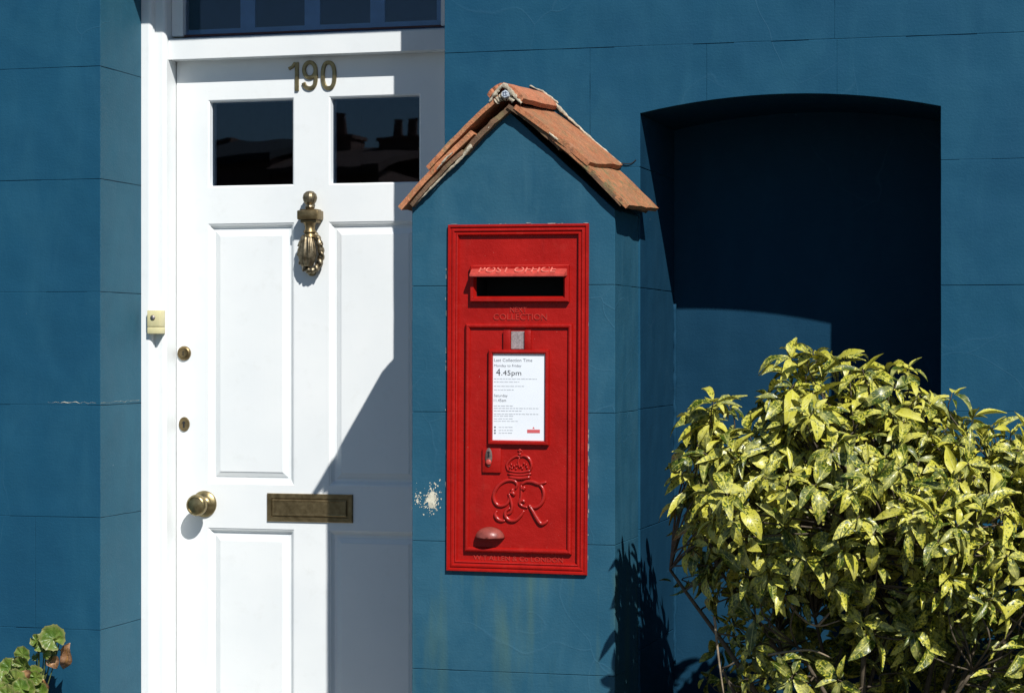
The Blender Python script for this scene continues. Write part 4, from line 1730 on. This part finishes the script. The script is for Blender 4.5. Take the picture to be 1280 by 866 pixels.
inst = []
CAMV = Vector((0, CY, CZ))
for c, dr, low in tips:
    n = rb.randint(6, 10)
    ref = dr.orthogonal().normalized()
    ph = rb.uniform(0, 6.28)
    for k in range(n + rb.randint(1, 4)):
        lower = k >= n
        an = ph + 2.4 * k
        rad = Matrix.Rotation(an, 3, dr) @ ref
        lift = rb.uniform(-.15, .9) if not lower else rb.uniform(-.5, .4)
        d = (rad + dr * lift + Vector((0, 0, -rb.uniform(-.2, .7))) + Vector((rb.uniform(-.35, .35), rb.uniform(-.35, .35), 0))).normalized()
        org = c - dr * (rb.uniform(0, .015) if not lower else rb.uniform(.03, .08))
        L = rb.choice((rb.uniform(.030, .06), rb.uniform(.05, .092))) * (1.0 if k > 2 else 0.75)
        nh = (dr + Vector((0.25, -.35, .45)) * 0.7 + Vector((rb.uniform(-.7, .7), rb.uniform(-.6, .6), rb.uniform(-.7, .7)))).normalized()
        R3 = frame_from(d, nh)
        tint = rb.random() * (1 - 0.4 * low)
        org = org + d * 0.006
        # keep leaves out of the masonry
        if (org + d * L).x < PR + 0.03 and org.y > PY - .1:
            continue
        if (org + d * L).y > -0.02:
            continue
        inst.append((org, R3, L, tint, rb.randrange(len(LEAVES))))
# which leaves show largest from the front: outermost, towards the camera
cands = []
for idx, (org, R3, L, tint, gi) in enumerate(inst):
    nrm = R3.col[2]
    v = (CAMV - org)
    dist = v.length
    facing = abs(nrm.dot(v.normalized()))
    # in view?
    rel = org - CAMV
    Z = -rel.x * math.sin(TH) + rel.y * math.cos(TH)
    X = rel.x * math.cos(TH) + rel.y * math.sin(TH)
    px, py = 640 + FP * X / Z, 437 - FP * rel.z / Z
    if not (800 < px < 1290 and 400 < py < 880):
        continue
    cands.append(((org.y + 0.0) - 0.45 * (L * facing) * 10 * .1, idx))
cands.sort()
big = set(i for _, i in cands[:300])
NM = len(LEAVES)
shared = [leaf_mesh('leaf', LEAVES[i % NM], 0.15 + 0.7 * ((i * 7) % 28) / 27.0, 'variegated_leaf') for i in range(28)]
bo = ORIG[bush.name]
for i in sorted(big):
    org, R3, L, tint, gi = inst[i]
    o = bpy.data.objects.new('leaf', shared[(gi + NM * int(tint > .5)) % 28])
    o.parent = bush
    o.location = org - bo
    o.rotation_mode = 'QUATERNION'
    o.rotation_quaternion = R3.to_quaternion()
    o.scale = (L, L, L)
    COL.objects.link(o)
V, F, UV, TI = [], [], [], []
for i, (org, R3, L, tint, gi) in enumerate(inst):
    if i in big:
        continue
    vs, fs, uv = LEAVES[gi]
    n0 = len(V)
    for v, w in zip(vs, uv):
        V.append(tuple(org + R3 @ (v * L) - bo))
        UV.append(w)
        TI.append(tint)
    F += [tuple(a + n0 for a in f) for f in fs]
me = bpy.data.meshes.new('foliage')
me.from_pydata(V, [], F)
ul = me.uv_layers.new(name='UVMap')
flat = []
for lp_ in me.loops:
    flat.extend(UV[lp_.vertex_index])
ul.data.foreach_set('uv', flat)
at = me.attributes.new('tint', 'FLOAT', 'POINT')
at.data.foreach_set('value', TI)
me.polygons.foreach_set('use_smooth', [True] * len(me.polygons))
me.materials.append(MATS['variegated_leaf'])
fo = bpy.data.objects.new('foliage', me)
fo.parent = bush
fo['kind'] = 'stuff'
COL.objects.link(fo)
print('leaves', len(inst), 'tips', len(tips))


# geranium at the lower left
def round_leaf(rad, lobes, cup, rr, seg=63, ringn=4):
    vs = [Vector((0, 0, 0))]
    uv = [(0.5, 0.0)]
    fs = []
    for i in range(1, ringn + 1):
        for k in range(seg):
            an = 2 * math.pi * k / seg
            notch = 0.45 if (k < 2 or k > seg - 2) else 1.0
            lob = 1 + 0.11 * abs(math.sin(lobes * an / 2)) ** 0.6 + 0.035 * math.cos(an * lobes * 3)
            r = rad * i / ringn * (lob if i == ringn else 1) * (notch if i > 1 else 1)
            z = cup * rad * (i / ringn) ** 2 + 0.07 * rad * math.sin(lobes * an) * (i / ringn) + rr.uniform(-.02, .02) * rad
            vs.append(Vector((r * math.cos(an), r * math.sin(an), z)))
            uv.append((0.5 + 0.5 * i / ringn, k / seg * 1.0))
    for k in range(seg):
        fs.append((0, 1 + k, 1 + (k + 1) % seg))
    for i in range(1, ringn):
        for k in range(seg):
            a = 1 + (i - 1) * seg + k
            b = 1 + (i - 1) * seg + (k + 1) % seg
            fs.append((a, a + seg, b + seg, b))
    return vs, fs, uv


gx, gz = P(30, 900, -.16)
ger = thing('geranium_plant', 'green geranium with scalloped and withered brown leaves against the blue wall', 'plant',
            (gx, -.16, 0.16))
rg = random.Random(5)
gm = [leaf_mesh('leaf', round_leaf(1.0, 7, c, rg), t, 'geranium_leaf') for c, t in ((.35, .2), (.2, .6), (.5, .45), (-.25, .8), (.1, .35))]
go = ORIG[ger.name]
stem_bm = B()
spots = [(66, 797, -.13, 19), (54, 803, -.12, 15), (45, 800, -.15, 9), (62, 812, -.10, 11), (28, 818, -.16, 13), (30, 833, -.18, 17), (12, 835, -.15, 16),
         (42, 845, -.17, 15), (20, 850, -.22, 17), (2, 852, -.19, 16), (32, 862, -.23, 17), (8, 868, -.24, 16), (50, 866, -.18, 15), (57, 815, -.13, 10),
         (-12, 845, -.16, 18), (22, 880, -.25, 18), (45, 885, -.22, 18), (-10, 872, -.22, 18), (5, 895, -.25, 19), (62, 885, -.18, 13),
         (-30, 860, -.18, 18), (-25, 890, -.22, 20), (30, 905, -.24, 20), (55, 912, -.2, 17), (-5, 920, -.24, 20)]
spots += [(a + rg.uniform(-16, 16), b + rg.uniform(-10, 16), y - rg.uniform(-.03, .03), r * rg.uniform(.55, .9)) for a, b, y, r in spots if b > 812]
spots += [(74, 800, -.12, 10), (48, 806, -.14, 9), (60, 790, -.12, 9)]
hub = Vector((gx, -.15, .30))
for i, (a, b, y, r) in enumerate(spots):
    p = Vector(pv(a, b, y))
    rad = r / 470.0 * 0.80
    nrm = (Vector((rg.uniform(-.5, .6), -1.0, rg.uniform(-.1, 1.1)))).normalized()
    dirn = Vector((rg.uniform(-1, 1), rg.uniform(-.2, .2), rg.uniform(-1, 1)))
    R3 = frame_from(dirn, nrm)
    o = bpy.data.objects.new('leaf', gm[i % 5])
    o.parent = ger
    o.location = p - go
    o.rotation_mode = 'QUATERNION'
    o.rotation_quaternion = R3.to_quaternion()
    o.scale = (rad, rad, rad)
    COL.objects.link(o)
    sp = spline([hub + Vector((rg.uniform(-.04, .04), 0, 0)), hub.lerp(p, .6) + Vector((0, .03, .02)), p + Vector((0, .004, 0))], 5)
    tube(stem_bm, sp, 0.0016, 5)
for dx in (-.03, .0, .035):
    tube(stem_bm, spline([(gx + dx * .4, -.16, .155), (gx + dx, -.15, .22), tuple(hub + Vector((dx, 0, .02)))], 5), 0.005, 7)
d0 = Vector(pv(85, 808, -.10))
tube(stem_bm, spline([Vector(pv(60, 830, -.12)), Vector(pv(72, 812, -.11)), Vector(pv(80, 816, -.10))], 5), 0.0016, 5)
obj('stem', stem_bm, 'green_stem', ger, True)
# withered leaves: curled strips hanging from their stalks
for a, b, y, L_, W_, tn, ang in ((87, 803, -.10, .090, .046, .35, -0.25), (62, 822, -.11, .035, .05, .5, .8), (28, 838, -.205, .03, .05, .4, .6),
                                 (54, 848, -.15, .045, .03, .3, .2), (30, 848, -.21, .035, .045, .5, .3)):
    vs, fs, uv = leaf_geo(1.0, W_ / L_, 0.9, 0.7, rg, 8, 0.12)
    m = leaf_mesh('withered_leaf', ([Vector((v.x + 0.05 * math.sin(v.y * 9), v.y, v.z + 0.05 * math.sin(v.y * 13))) for v in vs], fs, uv), tn, 'dead_leaf')
    o = bpy.data.objects.new('withered_leaf', m)
    o['label'] = 'curled brown withered leaf'
    o.parent = ger
    o.location = Vector(pv(a, b, y)) - go
    o.rotation_mode = 'QUATERNION'
    o.rotation_quaternion = frame_from(Vector((math.sin(ang), -.1, -math.cos(ang))), Vector((.35, -1, .25))).to_quaternion()
    o.scale = (L_, L_, L_)
    COL.objects.link(o)


# ------------------------------------------------------------------ houses across the street (mirrored in the glass)
def far_house(x0, x1, y0, depth, eave, ridge, wall, roof, label, chims, wins_):
    h = thing('terraced_house', label, 'house', ((x0 + x1) / 2, y0, 0), 'houses across the street')
    bm = B()
    box(bm, x0, x1, y0 - depth, y0, 0, eave)
    obj('wall', bm, wall, h)
    bm = B()
    prism(bm, [(y0 + .3, eave - .1), (y0 - depth / 2, ridge), (y0 - depth - .3, eave - .1), (y0 - depth - .3, eave + .05), (y0 - depth / 2, ridge + .18),
               (y0 + .3, eave + .05)], x0 - .1, x1 + .1, lambda p, a: (a, p[0], p[1]))
    rf = obj('roof', bm, roof, h)
    for cx_, w_, top, npot in chims:
        bm = B()
        box(bm, cx_ - w_ / 2, cx_ + w_ / 2, y0 - depth / 2 - .45, y0 - depth / 2 + .45, ridge - .8, top)
        box(bm, cx_ - w_ / 2 - .06, cx_ + w_ / 2 + .06, y0 - depth / 2 - .51, y0 - depth / 2 + .51, top + .001, top + .12)
        for k in range(npot):
            px_ = cx_ + (k - (npot - 1) / 2) * .42
            lathe(bm, [(.15, 0), (.12, .5), (.15, .55)], (px_, y0 - depth / 2, top + .12), 'z', 12)
        obj('chimney', bm, wall, rf)
    for wx, wz in wins_:
        bm = B()
        box(bm, wx - .5, wx + .5, y0 + .001, y0 + .05, wz - .75, wz + .75)
        wo_ = obj('window', bm, 'white_paint', h)
        for sx_ in (-.24, .24):
            bm = B()
            box(bm, wx + sx_ - .2, wx + sx_ + .2, y0 + .051, y0 + .06, wz - .65, wz + .65)
            obj('pane', bm, 'window_glass', wo_)
    return h


def mx(px, dist):
    """x of a point on the mirror image at virtual depth dist, seen at photo column px"""
    return dist * math.tan(math.atan((px - 640.0) / FP) - TH)


FYH = -44.0
VD = (2 * 0.374 - FYH + 3.5) + 5.5
sc_ = (0.9645 * VD + 0.264 * 22) / FP


def mz(py):
    return CZ + (437 - py) * sc_


far_house(mx(284, VD), mx(400, VD), FYH, 7.0, mz(215), mz(186), 'brick_far', 'slate_far',
          'brick terraced house across the street mirrored in the left door pane', [(mx(281, VD), .5, mz(182), 0)],
          [(mx(310, VD), 2.0), (mx(360, VD), 2.0)])
far_house(mx(402, VD), mx(530, VD), FYH, 7.0, mz(230), mz(200), 'brick_far', 'clay_far',
          'brick terraced house with two chimneys mirrored in the right door pane', [(mx(429, VD), .75, mz(178), 1), (mx(508, VD), 1.15, mz(184), 2)],
          [(mx(440, VD), 2.0), (mx(490, VD), 2.0)])
